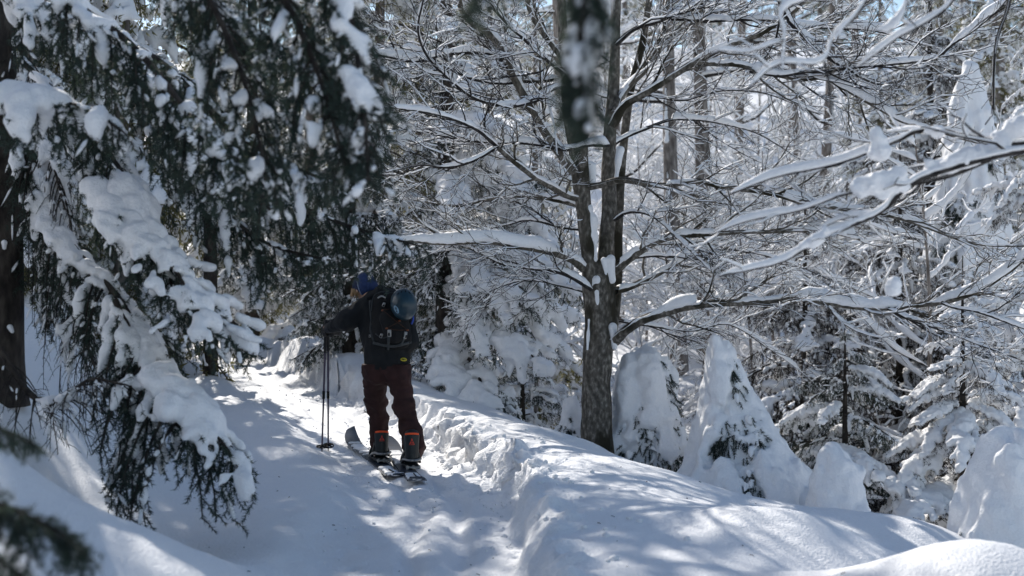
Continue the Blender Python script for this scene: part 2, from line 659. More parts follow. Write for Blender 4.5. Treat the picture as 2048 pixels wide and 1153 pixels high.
# ------------------------------------------------------------------ spruce boughs
def needles(mb, A, B, step, ln, wd, seed=0, mi=1):
    """needles on twig segments A->B"""
    r = np.random.default_rng(seed)
    L = np.linalg.norm(B - A, axis=1)
    cnt = np.maximum(1, np.round(L / step + r.uniform(-.4, .4, len(L)))).astype(int)
    k = np.repeat(np.arange(len(L)), cnt)
    t = r.random(len(k))[:, None]
    p = A[k] * (1 - t) + B[k] * t
    tan = norm(B[k] - A[k])
    rad = norm(np.cross(tan, r.normal(size=(len(k), 3))))
    d = norm(tan * .6 + rad * .9)
    tip = p + d * (ln * r.uniform(.7, 1.2, len(k)))[:, None]
    s = norm(np.cross(d, r.normal(size=(len(k), 3)))) * wd * .5
    V = np.stack([p - s, p + s, tip], 1).reshape(-1, 3)
    mb.add(V, np.arange(len(V)).reshape(-1, 3), None, mi)


def bough(axis, side=.4, gap=.06, hang=.8, nstep=.006, nl=.02, nw=.0025, r0=.018, snow=1.0, vox=.02, seed=0,
          sub_gap=.07, sub_len=.11, bare=.12, snow_r=.05, envelope=None, twig_snow=.5, pad=1.0, smooth=.05, one_sided=0, scat=.06, dust=.13):
    """a spruce bough: returns (needles and wood, snow). The axis is in true orientation, twigs hang by gravity."""
    r = np.random.default_rng(seed)
    L = np.linalg.norm(np.diff(np.asarray(axis), axis=0), axis=1).sum()
    n = max(12, int(L / .05))
    ax = resample(axis, n)
    t, sd, up = [v[0] for v in frames(ax[None])]
    s = np.linspace(0, 1, n)
    mb = MB()
    tubes(mb, ax, r0 * (1 - .8 * s) + .003, 5, 0)
    down = np.array([0, 0, -1.0])
    K = 7
    tt = np.linspace(0, 1, K)[:, None]
    TW, TR = [], []
    m = int(L * (1 - bare) / gap)
    for i in range(m):
        u = bare + (1 - bare) * (i + r.random()) / m
        f = u * (n - 1)
        a = int(min(f, n - 2))
        p = ax[a] + (ax[a + 1] - ax[a]) * (f - a)
        env = envelope(u) if envelope else (.35 + .65 * math.sin(math.pi * min(1, u * .9 + .15)))
        for sg in (-1, 1):
            if one_sided and sg != one_sided and r.random() < .7:
                continue
            l = side * env * r.uniform(.55, 1.15)
            d = norm(sd[a] * sg * r.uniform(.5, 1.0) + t[a] * r.uniform(.5, 1.0) + r.normal(0, .12, 3))
            h = hang * r.uniform(.7, 1.3)
            TW.append(p + d * l * (tt - .45 * min(h, 1.2) * tt ** 2) + down * l * h * .75 * tt ** 1.7)
            TR.append(u)
    TW = np.array(TW)
    tubes(mb, TW, np.linspace(.006, .002, K)[None] * (r0 / .018), 3, 0)
    A = [TW[:, 1:-1].reshape(-1, 3), ax[int(n * .6):-1]]
    B = [TW[:, 2:].reshape(-1, 3), ax[int(n * .6) + 1:]]
    # second order
    if sub_gap:
        SU = []
        for w in TW:
            lw = np.linalg.norm(np.diff(w, axis=0), axis=1).sum()
            ms = int(lw / sub_gap)
            wt = norm(np.gradient(w, axis=0))
            for j in range(ms):
                f = (.15 + .85 * (j + r.random()) / max(ms, 1)) * (K - 1)
                a = int(min(f, K - 2))
                p = w[a] + (w[a + 1] - w[a]) * (f - a)
                sdv = norm(np.cross(wt[a], r.normal(size=3)))
                d = norm(wt[a] * .75 + sdv * .95 + down * .22 * hang)
                l = sub_len * r.uniform(.5, 1.2)
                SU.append(np.stack([p, p + d * l * .5, p + d * l + down * l * .2 * hang]))
        SU = np.array(SU)
        if len(SU):
            A.append(SU[:, :-1].reshape(-1, 3))
            B.append(SU[:, 1:].reshape(-1, 3))
            tubes(mb, SU, np.array([[.0022, .0018, .001]]) * (r0 / .018), 3, 0)
    needles(mb, np.vstack(A), np.vstack(B), nstep, nl, nw, seed)
    du = None
    if dust and snow > 0:
        A_, B_ = np.vstack(A), np.vstack(B)
        pk = r.permutation(len(A_))[:int(len(A_) * dust)]
        a_, b_ = A_[pk], B_[pk]
        c_ = (a_ + b_) / 2 + np.array([0, 0, .006]) * (nl / .03)
        dv = norm(b_ - a_)
        le = np.linalg.norm(b_ - a_, axis=1) * r.uniform(.35, .75, len(pk))
        e1 = norm(np.cross(dv, [.3, .2, .9]))
        e2 = np.cross(dv, e1)
        rw = r.uniform(.006, .015, len(pk)) * (nl / .03)
        jj = r.uniform(.7, 1.3, (len(pk), 12, 1))
        Vd = c_[:, None] + (ico[None, :, 2:3] * (dv * le[:, None])[:, None] + ico[None, :, 0:1] * (e1 * rw[:, None])[:, None] + ico[None, :, 1:2] * (e2 * rw[:, None])[:, None]) * jj
        du = (Vd.reshape(-1, 3), (icf[None] + 12 * np.arange(len(pk))[:, None, None]).reshape(-1, 3))
    ms = None
    if snow > 0:
        pr = []
        zz = np.array([0, 0, 1.0])
        amp = .5 + .75 * vnoise(np.stack([s * L * 3.1, s * 0 + seed, s * 0], -1), seed)
        for i in range(1, n - 1):
            if s[i] < bare * .6:
                continue
            rr = snow_r * pad * (.25 + 1.0 * max(amp[i], 0)) * (math.sin(math.pi * min(1, s[i] * .85 + .14)) ** .6)
            if rr > vox * .7 and amp[i] > .42 - .5 * snow:
                for _ in range(4 if rr > .05 else 2):
                    rq = rr * r.uniform(.35, .85)
                    o = sd[i] * r.normal(0, .9) * scat * (.4 + s[i]) + t[i] * r.normal(0, .03)
                    p = ax[i] + zz * (rq * .55 - abs(o @ sd[i]) * .35) + o
                    e = t[i] * r.uniform(.2, .9) * .06 + o * r.uniform(0, .5) - zz * r.uniform(0, .03)
                    pr.append((p, rq, p + e, rq * r.uniform(.6, 1)))
        for w, u in zip(TW, TR):
            if r.random() < twig_snow * snow:
                a = int(r.integers(0, 3))
                e = int(r.integers(a + 2, K + 1))
                rr = snow_r * r.uniform(.30, .80) * (1.1 - .4 * u)
                o = zz * rr * .7 + sd[0] * 0
                for q in range(a, e - 1):
                    f0 = math.sin(math.pi * (q - a + .6) / (e - a + .2)) ** .5
                    f1 = math.sin(math.pi * (q - a + 1.6) / (e - a + 1.2)) ** .5 if q < e - 2 else .5
                    pr.append((w[q] + o, rr * f0, w[q + 1] + o, rr * f1))
        if pr:
            V, Q = solid(pr, vox, smooth, [(vox * 1.1, (9, 9, 9), seed), (vox * .7, (22, 22, 22), seed + 1)])
            ms = MB().add(V, None, Q)
    if du is not None:
        ms = ms or MB()
        ms.add(*du)
    return mb, ms


def bough_part(parent, axis, base, label=None, **kw):
    mb, ms = bough(axis, **kw)
    o = obj('bough', mb.mesh('bough', [M_SPRB, M_NEED], base), parent)
    if label:
        o['label'] = label
    if ms:
        obj('snow', ms.mesh('bough_snow', M_SNOWB, base), o)
    return o


def px_axis(pts, Y0, Y1):
    m = len(pts)
    return [P(a, b, Y0 + (Y1 - Y0) * i / (m - 1)) for i, (a, b) in enumerate(pts)]


# ------------------------------------------------------------------ near spruce on the left: trunk off the edge, boughs traced
B0 = np.array([-3.52, 9.6, gz(-3.52, 9.6) - .15])
sp = thing('spruce_tree', 'large dark spruce at the left edge with long drooping snow-laden boughs over the slope', 'tree', B0)
mb = MB()
tp = resample([B0, B0 + [.03, 0, 1.2], B0 + [-.05, .05, 4], B0 + [-.1, 0, 9]], 60)
th = np.linspace(0, 1, 60)
tubes(mb, tp, .20 * (1 - .75 * th) + .06 * np.exp(-th * 40), 14, 0)
obj('trunk', mb.mesh('spruce_trunk', M_SPRB, B0), sp)
pr = []
for i in range(16):
    u = i / 15
    p = tp[0] + np.array([.03, -.19, .25 + 2.1 * u]) + [rng.uniform(-.05, .17), rng.uniform(-.01, .02), 0]
    pr.append((p, .02, p + [rng.uniform(-.02, .02), 0, rng.uniform(-.04, -.02)], .014))
V, Q = solid(pr, .009, .01)
obj('snow_patch', MB().add(V, None, Q).mesh('trunk_snow', M_SNOWB, B0), sp)
NEAR = dict(nstep=.0026, nl=.030, nw=.0060, vox=.014, dust=.09)
# long bough that sweeps down to the hollow
bough_part(sp, px_axis([(-60, 60), (60, 300), (115, 450), (173, 525), (225, 582), (265, 640), (297, 710), (320, 780), (350, 850)], 9.4, 8.0), B0,
           'long bough sweeping down to the hollow', side=.62, gap=.062, hang=.9, snow_r=.045, twig_snow=.55, bare=.22, r0=.035, seed=1, sub_gap=.07, sub_len=.13, envelope=lambda u: .25 + .95 * u, **NEAR)
bough_part(sp, px_axis([(310, 740), (350, 790), (405, 840), (455, 900), (490, 960)], 8.2, 7.8), B0,
           'lowest bough tip with white snow over the hollow', side=.34, gap=.06, hang=1.0, snow_r=.062, twig_snow=.5, pad=1.2, bare=.02, r0=.014, seed=18, sub_gap=.07, sub_len=.12, scat=.10, **NEAR)
bough_part(sp, px_axis([(150, 330), (230, 420), (295, 480), (350, 540), (395, 620), (410, 670)], 8.6, 7.9), B0,
           'bough under a broad white slab of snow', scat=.15, side=.36, gap=.05, hang=.95, snow_r=.062, twig_snow=.65, pad=1.15, bare=.05, r0=.02, seed=2, sub_gap=.07, sub_len=.12, smooth=.035, **NEAR)
bough_part(sp, px_axis([(40, 120), (180, 250), (260, 380), (320, 500), (350, 600)], 8.9, 8.2), B0,
           side=.45, gap=.066, hang=.95, snow_r=.055, twig_snow=.4, pad=1.2, bare=.1, seed=3, sub_gap=.06, sub_len=.12, smooth=.035, **NEAR)
bough_part(sp, px_axis([(60, -120), (146, 0), (264, 90), (364, 208), (430, 277), (486, 345), (540, 420)], 7.4, 6.6), B0,
           'bare-stemmed bough crossing the upper left', side=.45, gap=.066, hang=.9, snow_r=.034, twig_snow=.2, bare=.1, r0=.022, seed=4, **NEAR)
bough_part(sp, px_axis([(-80, -60), (60, 10), (187, 60), (300, 160), (380, 270), (440, 400)], 8.4, 7.6), B0,
           side=.5, gap=.066, hang=1.0, snow_r=.042, twig_snow=.28, bare=.05, seed=5, **NEAR)
bough_part(sp, px_axis([(-60, 200), (60, 205), (170, 215), (240, 260)], 7.2, 6.8), B0,
           side=.34, gap=.066, hang=.95, snow_r=.058, twig_snow=.3, bare=.05, seed=6, **NEAR)
bough_part(sp, px_axis([(300, -160), (380, -60), (440, 40), (490, 170), (520, 290), (530, 360)], 6.4, 5.8), B0,
           side=.42, gap=.062, hang=.95, snow_r=.019, twig_snow=.2, bare=.05, seed=7, **NEAR)
bough_part(sp, px_axis([(420, -200), (520, -80), (590, 40), (640, 160), (670, 260), (690, 330)], 6.0, 5.4), B0,
           side=.42, gap=.058, hang=.95, snow_r=.017, twig_snow=.2, bare=.05, seed=8, **NEAR)
bough_part(sp, px_axis([(520, -220), (620, -100), (690, 20), (720, 150), (732, 270), (736, 360)], 5.9, 5.3), B0,
           side=.30, gap=.058, hang=.95, snow_r=.018, twig_snow=.2, bare=.05, seed=9, **NEAR)
bough_part(sp, px_axis([(330, 180), (430, 290), (530, 370), (640, 430), (740, 465), (830, 490)], 9.2, 8.6), B0,
           side=.55, gap=.062, hang=1.0, snow_r=.022, twig_snow=.15, bare=.05, seed=10, sub_gap=.07, **NEAR)
bough_part(sp, px_axis([(280, 240), (400, 370), (480, 450), (540, 490), (610, 510), (660, 520)], 9.0, 8.5), B0,
           side=.45, gap=.062, hang=1.0, snow_r=.025, twig_snow=.2, bare=.05, seed=11, sub_gap=.07, **NEAR)
bough_part(sp, px_axis([(200, 60), (330, 130), (460, 260), (580, 330), (700, 380)], 8.8, 8.2), B0,
           side=.5, gap=.062, hang=1.0, snow_r=.026, twig_snow=.2, bare=.05, seed=12, sub_gap=.07, **NEAR)
bough_part(sp, px_axis([(60, 250), (110, 400), (140, 560), (170, 680), (200, 760)], 9.6, 9.0), B0,
           'nearly bare hanging bough beside the trunk', side=.5, gap=.05, hang=1.8, snow_r=.02, twig_snow=.12, snow=.4, bare=.05, seed=13, nstep=.03, nl=.02, nw=.0026, vox=.016)
bough_part(sp, px_axis([(20, 60), (80, 180), (100, 300), (130, 420)], 9.6, 9.0), B0,
           side=.5, gap=.05, hang=1.6, snow_r=.03, twig_snow=.3, bare=.05, seed=14, nstep=.012, nl=.02, nw=.0026, vox=.016)
bough_part(sp, px_axis([(230, 600), (270, 690), (300, 800), (250, 900), (235, 960)], 8.5, 8.1), B0,
           side=.42, gap=.062, hang=1.05, snow_r=.035, twig_snow=.3, bare=.02, seed=15, **NEAR)
bough_part(sp, px_axis([(400, 560), (440, 620), (480, 660), (500, 700)], 8.4, 8.1), B0,
           side=.26, gap=.05, hang=1.0, snow_r=.035, twig_snow=.35, bare=.02, seed=16, **NEAR)
bough_part(sp, px_axis([(0, 700), (60, 790), (120, 800), (180, 760), (250, 770)], 8.6, 8.0), B0,
           'low twiggy bough near the snow', side=.45, gap=.05, hang=.8, snow_r=.02, snow=.3, twig_snow=.15, bare=.02, seed=17, nstep=.02, nl=.02, nw=.0026, vox=.016)

for i, (pp, ya, yb) in enumerate([([(-40, -60), (150, 20), (320, 120), (450, 230), (560, 340)], 9.9, 9.3), ([(260, -80), (420, 10), (570, 100), (680, 200), (750, 300)], 9.6, 9.0),
                                    ([(-20, 330), (60, 420), (120, 520), (150, 640)], 9.9, 9.5)]):
    bough_part(sp, px_axis(pp, ya, yb), B0, side=.52, gap=.055, hang=.95, snow_r=.030, twig_snow=.25, bare=.05, seed=60 + i, sub_gap=.065, **NEAR)

# boughs close to the lens
hb = P(1185, -150, 3.2)
t = tag(obj('spruce_bough', None), 'blurred snow-caked spruce bough hanging down from the top centre', 'branch', 'blurred boughs close by') if 0 else thing('spruce_bough', 'blurred snow-caked spruce bough hanging straight down at the top centre', 'branch', hb)
bough_part(t, px_axis([(1185, -150), (1178, -60), (1170, 40), (1160, 140), (1176, 250)], 3.2, 3.15), hb, side=.13, gap=.016, hang=1.1, dust=.02, snow_r=.020, snow=.7, twig_snow=.22, pad=1.0, bare=.02, r0=.008, seed=21, scat=.03, nstep=.0016, nl=.020, nw=.003, vox=.008, sub_gap=.03, sub_len=.05, smooth=.02)
bough_part(t, px_axis([(1185, -150), (1080, -110), (1000, -60), (945, 0), (930, 40)], 3.2, 3.3), hb, side=.11, gap=.03, hang=1.1, snow=0, bare=.1, r0=.006, seed=22, nstep=.0018, nl=.020, nw=.003, sub_gap=.04, sub_len=.04)
hb = P(-160, 930, 3.6)
t = thing('spruce_bough', 'blurred green spruce twig poking in at the lower left corner', 'branch', hb)
bough_part(t, px_axis([(-160, 930), (-60, 985), (30, 1020), (110, 1060), (165, 1105)], 3.6, 3.5), hb, side=.17, gap=.024, hang=.8, snow_r=.02, snow=.15, twig_snow=.05, bare=.02, r0=.007, seed=23, dust=.01, nstep=.0014, nl=.022, nw=.0032, vox=.009, sub_gap=.03, sub_len=.06, smooth=.02)
bough_part(t, px_axis([(-160, 930), (-80, 1060), (10, 1130), (80, 1180)], 3.6, 3.5), hb, side=.15, gap=.028, hang=.8, snow=0, bare=.02, r0=.006, seed=24, nstep=.0014, nl=.022, nw=.0032, sub_gap=.03, sub_len=.05)
hb = P(-150, 800, 4.2)
t = thing('spruce_bough', 'small blurred spruce sprig at the left edge above the lower corner twig', 'branch', hb)
bough_part(t, px_axis([(-150, 800), (-50, 840), (30, 870), (75, 895)], 4.2, 4.1), hb, side=.10, gap=.03, hang=.8, snow=0, bare=.02, r0=.006, seed=25, nstep=.0014, nl=.022, nw=.0032, sub_gap=.03, sub_len=.05)


# ------------------------------------------------------------------ bare snow-topped branches
def grow(pts, rad, r, gap, ln, levels=3, upb=.15, out=None, spread=1.0, start=.12):
    """side twigs of a branch, as lists of (polyline of 6, radius of 6) per level"""
    out = out if out is not None else []
    if levels == 0:
        return out
    pts = np.asarray(pts)
    n = len(pts)
    L = np.linalg.norm(np.diff(pts, axis=0), axis=1).sum()
    m = int(L * (1 - start) / gap + r.random())
    tan = norm(np.gradient(pts, axis=0))
    sg = 1 if r.random() < .5 else -1
    for i in range(m):
        u = start + (1 - start) * (i + r.uniform(.2, .9)) / m
        f = u * (n - 1)
        a = int(min(f, n - 2))
        p = pts[a] + (pts[a + 1] - pts[a]) * (f - a)
        t = tan[a]
        sg = -sg
        side = np.cross(t, [0, 0, 1.0])
        side = side / max(np.linalg.norm(side), .2)
        upv = np.cross(side, t)
        ph = r.normal(0, .75)
        lat = side * sg * math.cos(ph) + upv * math.sin(ph)
        d = norm(t * r.uniform(.7, 1.3) + lat * r.uniform(.6, 1.1) * spread + np.array([0, 0, upb * r.normal(.6, 1)]))
        l = min(ln * r.uniform(.5, 1.25) * (1.15 - .6 * u), L * .8)
        if l < .06:
            continue
        K = 6
        q = [p]
        dd = d.copy()
        for k in range(K - 1):
            dd = norm(dd + r.normal(0, .16, 3) + t * .05 + np.array([0, 0, .02]))
            q.append(q[-1] + dd * l / (K - 1))
        q = np.array(q)
        ra = max(min(rad[a] * .55, .006 + .011 * l), .0028)
        rr = np.linspace(ra, max(ra * .4, .0022), K)
        out.append((q, rr))
        grow(q, rr, r, gap * .62, ln * .48, levels - 1, upb, out, spread, .2)
    return out


def add_branches(wood, snow, tw, r, sh=1.0, sides=4, keep=.6):
    if not tw:
        return
    PT = np.array([q for q, _ in tw])
    RD = np.array([v for _, v in tw])
    tubes(wood, PT, RD, sides, 0, cap=False)
    if snow is not None:
        am = r.uniform(.3, 1.0, (len(tw), 1)) * (.55 + .45 * np.sin(np.linspace(.25, 3.0, PT.shape[1])))[None]
        on = r.random(len(tw)) < keep
        H = (RD * 1.5 + .006) * am * 1.5 * sh * r.choice([.35, .7, 1.0, 1.3], (len(tw), 1))
        if on.any():
            caps(snow, PT[on], RD[on], H[on], 1.0, PROF5)


def limb_meshes(pts, rads, r, snow_h=.03, gap=.2, ln=.6, levels=3, sh=1.0, sides=8, lump=1.0, bare=0., upb=.15, start=.12, keep=.6):
    L = np.linalg.norm(np.diff(np.asarray(pts), axis=0), axis=1).sum()
    n = max(8, int(L / .06))
    q, rd = resample(pts, n, rads)
    q = q + np.stack([vnoise(np.stack([np.linspace(0, L * 4, n), np.full(n, k * 9.1), np.full(n, r.random() * 50)], -1), k) for k in range(3)], -1) * .012 * np.minimum(1, rd / .02)[:, None]
    wood, snow = MB(), MB()
    tubes(wood, q, rd * (1 + .08 * vnoise(np.stack([np.linspace(0, L * 9, n)] * 3, -1), 3)), sides, 0)
    s = np.linspace(0, L, n)
    if snow_h > 0:
        # the snow along the top: built finely, uneven, broken in places
        m = max(12, int(L / .025))
        q2 = resample(q, m)
        r2 = np.interp(np.linspace(0, 1, m), np.linspace(0, 1, n), rd)
        s2 = np.linspace(0, L, m)
        sd = r.random() * 90
        a1 = vnoise(np.stack([s2 * 2.2, s2 * 0 + sd, s2 * 0], -1), 1)
        a2 = vnoise(np.stack([s2 * 7, s2 * 0 + sd, s2 * 0], -1), 2)
        H = snow_h * np.clip(.75 + lump * (.75 * a1 + .28 * a2), .04, 2) * np.minimum(1, np.minimum(s2 / .06, (L - s2) / .08) + .05)
        H = np.where(vnoise(np.stack([s2 * 1.6, s2 * 0 + sd, s2 * 0 + 5], -1), 7) < -1 + bare * 2, H * .08, H)
        q2 = q2 + np.array([0, 0, 1.0]) * 0
        caps(snow, q2, r2, H, 1.12)
        V = snow.V[-1]
        V += (fbm(V * 26, 2, 5) * np.minimum(.010, .10 * snow_h))[:, None] * np.array([.8, .8, .6])
    tw = grow(q, rd, r, gap, ln, levels, upb, start=start)
    add_branches(wood, snow, tw, r, sh, keep=keep)
    return wood, snow


def limb(parent, base, pts, Y0, Y1, r0, r1, seed, label=None, mats=None, **kw):
    r = np.random.default_rng(seed)
    ax = px_axis(pts, Y0, Y1)
    wood, snow = limb_meshes(ax, np.linspace(r0, r1, len(ax)), r, **kw)
    o = obj('limb', wood.mesh('limb', mats or M_TWIG, base), parent)
    if label:
        o['label'] = label
    obj('snow', snow.mesh('limb_snow', M_SNOWB, base), o)
    return o


# ------------------------------------------------------------------ the beech beside the track
YT = 14.5
BT = P(1193, 925, YT)
BT[2] = gz(BT[0], BT[1]) - .1
bt = thing('bare_tree', 'big bare broadleaf tree with mossy grey trunk and snow-topped limbs right of the track', 'tree', BT)


def stem(pts, rads, Y0, Y1, sides=16, seed=0):
    ax = px_axis(pts, Y0, Y1)
    n = 90
    q, rd = resample(ax, n, rads)
    m = MB()
    tubes(m, q, rd, sides, 0)
    V = m.V[-1]
    ce = np.repeat(q, sides, 0)
    d = norm(V - ce)
    rr = np.repeat(rd, sides)
    V += d * (rr * .11 * fbm(V * np.array([9, 9, 3.2]), 3, seed))[:, None]
    return m


m = stem([(1193, 965), (1193, 925), (1193, 880), (1193, 820), (1195, 740), (1198, 670), (1201, 610), (1202, 560), (1203, 520)], [.24, .185, .158, .152, .148, .152, .150, .135, .10], YT, YT)
obj('trunk', m.mesh('beech_trunk', M_BEECH, BT), bt)
STEMS = [([(1188, 625), (1180, 540), (1174, 470), (1163, 390), (1151, 310), (1142, 260), (1133, 173), (1128, 100), (1122, 0), (1118, -140)], [.10, .085, .078, .075, .068, .064, .058, .05, .045, .03], 0, -.3),
         ([(1174, 440), (1168, 370), (1165, 312), (1165, 208), (1160, 100), (1155, -120)], [.055, .06, .058, .05, .042, .03], -.05, -.5),
         ([(1209, 620), (1212, 500), (1218, 420), (1217, 364), (1220, 277), (1227, 173), (1231, 69), (1237, -60)], [.10, .088, .08, .075, .068, .06, .052, .04], 0, .3),
         ([(1220, 700), (1233, 600), (1237, 450), (1246, 300), (1262, 180), (1290, 60), (1305, -80)], [.05, .05, .048, .045, .04, .035, .03], .1, .7)]
for i, (p_, r_, a, b) in enumerate(STEMS):
    o = obj('stem', stem(p_, r_, YT + a, YT + b, 12, 4 + i).mesh('beech_stem', M_BEECH, BT), bt)
# snow plastered in the forks
pr = []
for (x, y, r_, dx, dy) in [(1176, 420, .05, 6, 30), (1184, 440, .06, -4, 40), (1170, 330, .05, 12, 10), (1182, 335, .055, 4, 35), (1190, 470, .03, 0, 50), (1187, 560, .025, -4, 60), (1222, 520, .05, 2, 40),
                          (1225, 655, .05, 4, 40), (1196, 585, .035, 3, 50), (1178, 640, .02, -3, 60), (1207, 520, .035, 4, 30), (1150, 240, .035, 8, 60), (1196, 560, .05, 10, 10), (1240, 300, .04, -8, 60)]:
    yy = YT - .10 + rng.uniform(-.02, .02)
    pr.append((P(x, y, yy), r_, P(x + dx, y + dy, yy), r_ * .6))
V, Q = solid(pr, .014, .03, [(.014, (14, 14, 9), 3)])
obj('snow', MB().add(V, None, Q).mesh('fork_snow', M_SNOWB, BT), bt)

LIMBS = [
    # points, dY along the limb, r0, r1, snow height
    ([(1147, 345), (1120, 305), (1099, 277), (1068, 225), (1033, 166), (1005, 97), (977, 66), (929, 31), (905, -40)], -.2, -.8, .055, .035, .05),
    ([(1002, 114), (950, 106), (884, 111), (821, 122), (735, 107), (690, 112)], -.6, -1.6, .026, .010, .13),
    ([(1118, 160), (1060, 162), (1012, 166), (950, 160), (894, 135), (849, 107), (800, 95)], -.1, -1.2, .026, .008, .05),
    ([(1151, 177), (1109, 177), (1061, 205), (1012, 212), (950, 198), (894, 156), (853, 111), (835, 60), (846, 0)], -.2, -2.0, .028, .008, .05),
    ([(1215, 288), (1175, 290), (1130, 299), (1047, 288), (957, 284), (853, 267), (804, 257), (760, 232)], -.2, -1.0, .026, .008, .085),
    ([(1156, 398), (1128, 388), (1099, 371), (1047, 340), (995, 295)], -.1, -1.1, .036, .026, .05),
    ([(995, 295), (943, 323), (894, 336), (840, 330), (770, 345)], -1.1, -1.7, .024, .007, .06),
    ([(995, 295), (960, 262), (910, 240), (850, 225), (780, 215)], -1.1, -2.0, .022, .006, .05),
    ([(1170, 540), (1147, 522), (1110, 508), (1060, 498), (980, 484), (904, 488), (800, 484), (740, 494)], -.05, -1.2, .045, .012, .115),
    ([(1182, 578), (1140, 553), (1104, 542), (1071, 540), (1008, 529), (956, 505), (890, 480)], -.1, -.5, .026, .006, .055),
    ([(1160, 410), (1120, 400), (1071, 394), (991, 396), (921, 413), (852, 403), (790, 396)], -.1, .8, .030, .008, .055),
    ([(1165, 460), (1120, 452), (1060, 440), (1010, 452), (940, 470), (880, 520)], .1, .9, .020, .005, .05),
    ([(1185, 590), (1130, 575), (1060, 560), (1000, 575), (960, 600), (930, 640)], .05, 1.0, .016, .004, .035),
    ([(1223, 545), (1247, 529), (1286, 498), (1320, 481), (1372, 472), (1449, 467), (1521, 465), (1643, 463), (1720, 480)], .0, -.8, .048, .010, .10),
    ([(1232, 582), (1261, 574), (1303, 553), (1355, 526), (1385, 503), (1430, 480)], .05, .6, .042, .015, .12),
    ([(1228, 684), (1240, 672), (1251, 661), (1286, 640), (1338, 623), (1390, 611), (1504, 604), (1608, 597), (1695, 611), (1775, 616), (1885, 605), (1948, 585), (2024, 540), (2080, 490)], -.05, -1.5, .055, .014, .085),
    ([(1775, 616), (1816, 637), (1885, 661), (1960, 690), (2040, 720)], -1.1, -1.3, .018, .006, .03),
    ([(1885, 605), (1913, 616), (1960, 625), (2048, 657), (2100, 670)], -1.25, -1.9, .018, .008, .04),
    ([(1229, 440), (1261, 422), (1303, 432), (1341, 463), (1380, 500), (1430, 550)], 0, -.9, .022, .006, .04),
    ([(1165, 380), (1200, 370), (1241, 361), (1324, 371), (1394, 364), (1447, 375), (1551, 388), (1640, 415), (1730, 420), (1816, 442), (1886, 467), (1955, 488), (2048, 494)], -.1, -1.4, .036, .010, .06),
    ([(1227, 250), (1255, 208), (1324, 166), (1394, 124), (1450, 95), (1533, 60), (1600, 10), (1640, -40)], -.1, -1.3, .048, .018, .06),
    ([(1228, 225), (1241, 194), (1262, 166), (1290, 139), (1317, 97), (1335, 35), (1342, -60)], .1, .5, .045, .030, .05),
    ([(1394, 124), (1440, 126), (1464, 128), (1533, 146), (1603, 160), (1644, 156), (1683, 173), (1735, 201), (1794, 239), (1846, 253), (1950, 284), (2060, 300)], -.65, -1.6, .030, .010, .075),
    ([(1335, 35), (1360, 38), (1429, 42), (1533, 42), (1640, 56), (1750, 62), (1850, 90)], .4, -.6, .026, .008, .07),
    ([(1540, -60), (1575, 35), (1610, 76), (1655, 114), (1710, 150), (1760, 170)], -1.2, -1.3, .026, .012, .06),
    ([(1500, 142), (1568, 150), (1650, 142), (1742, 132), (1863, 118), (1905, 90), (1950, 59), (2030, -10)], -.9, -1.8, .020, .010, .065),
    ([(1222, 290), (1280, 262), (1350, 240), (1430, 245), (1520, 270), (1600, 320)], .2, 1.0, .022, .006, .045),
    ([(1226, 180), (1290, 190), (1370, 200), (1450, 180), (1540, 190), (1640, 230)], .2, .9, .020, .006, .045),
    ([(1130, 120), (1090, 70), (1060, 20), (1050, -50)], -.2, -.5, .035, .02, .05),
    ([(1230, 90), (1270, 60), (1320, 40), (1400, 10), (1470, -40)], .2, .1, .028, .012, .06),
    ([(1318, 97), (1360, 60), (1420, 20), (1460, -30)], .3, .9, .022, .01, .06),
    ([(1033, 166), (1000, 130), (960, 40), (935, -30)], -.4, -.2, .02, .012, .04),
    ([(1132, 150), (1080, 110), (1000, 30), (960, -40)], -.3, -1.5, .022, .01, .05),
    ([(1236, 520), (1300, 512), (1380, 516), (1460, 500), (1560, 520), (1660, 560)], .2, .8, .018, .005, .035),
    ([(1225, 640), (1300, 652), (1380, 662), (1460, 650), (1540, 700), (1600, 740)], .15, .9, .016, .004, .035),
]
for i, (p_, a, b, r0, r1, h) in enumerate(LIMBS):
    limb(bt, BT, p_, YT + a, YT + b, r0, r1, 100 + i, snow_h=h * 1.0, gap=.13, ln=.75, levels=3, keep=.62, lump=1.1, bare=.15, sides=8, mats=M_TWIG if r0 < .03 else M_BEECH)

# ------------------------------------------------------------------ snowy branches near the lens on the right
fb = P(2300, 180, 6.2)
t = thing('bare_branch', 'blurred bare branch with thick snow reaching in from the right edge', 'branch', fb)
FR = dict(gap=.22, ln=.34, levels=2, sh=1.1, keep=.9)
limb(t, fb, [(2300, 180), (2170, 262), (2048, 300), (1985, 316), (1863, 347), (1810, 378), (1764, 425), (1695, 456), (1625, 488), (1556, 526), (1435, 553)], 6.2, 6.4, .022, .006, 201, snow_h=.045, lump=1.0, bare=.02, **FR)
limb(t, fb, [(2300, 180), (2150, 250), (2048, 286), (1950, 271), (1846, 260), (1790, 285), (1700, 320), (1644, 335), (1551, 354), (1457, 388)], 6.25, 6.6, .018, .005, 202, snow_h=.034, lump=1.0, bare=.02, **FR)
limb(t, fb, [(1985, 316), (1900, 352), (1800, 372), (1700, 385), (1600, 420), (1500, 440), (1420, 470)], 6.3, 6.7, .012, .004, 203, snow_h=.035, lump=1.5, **FR)
pr = []
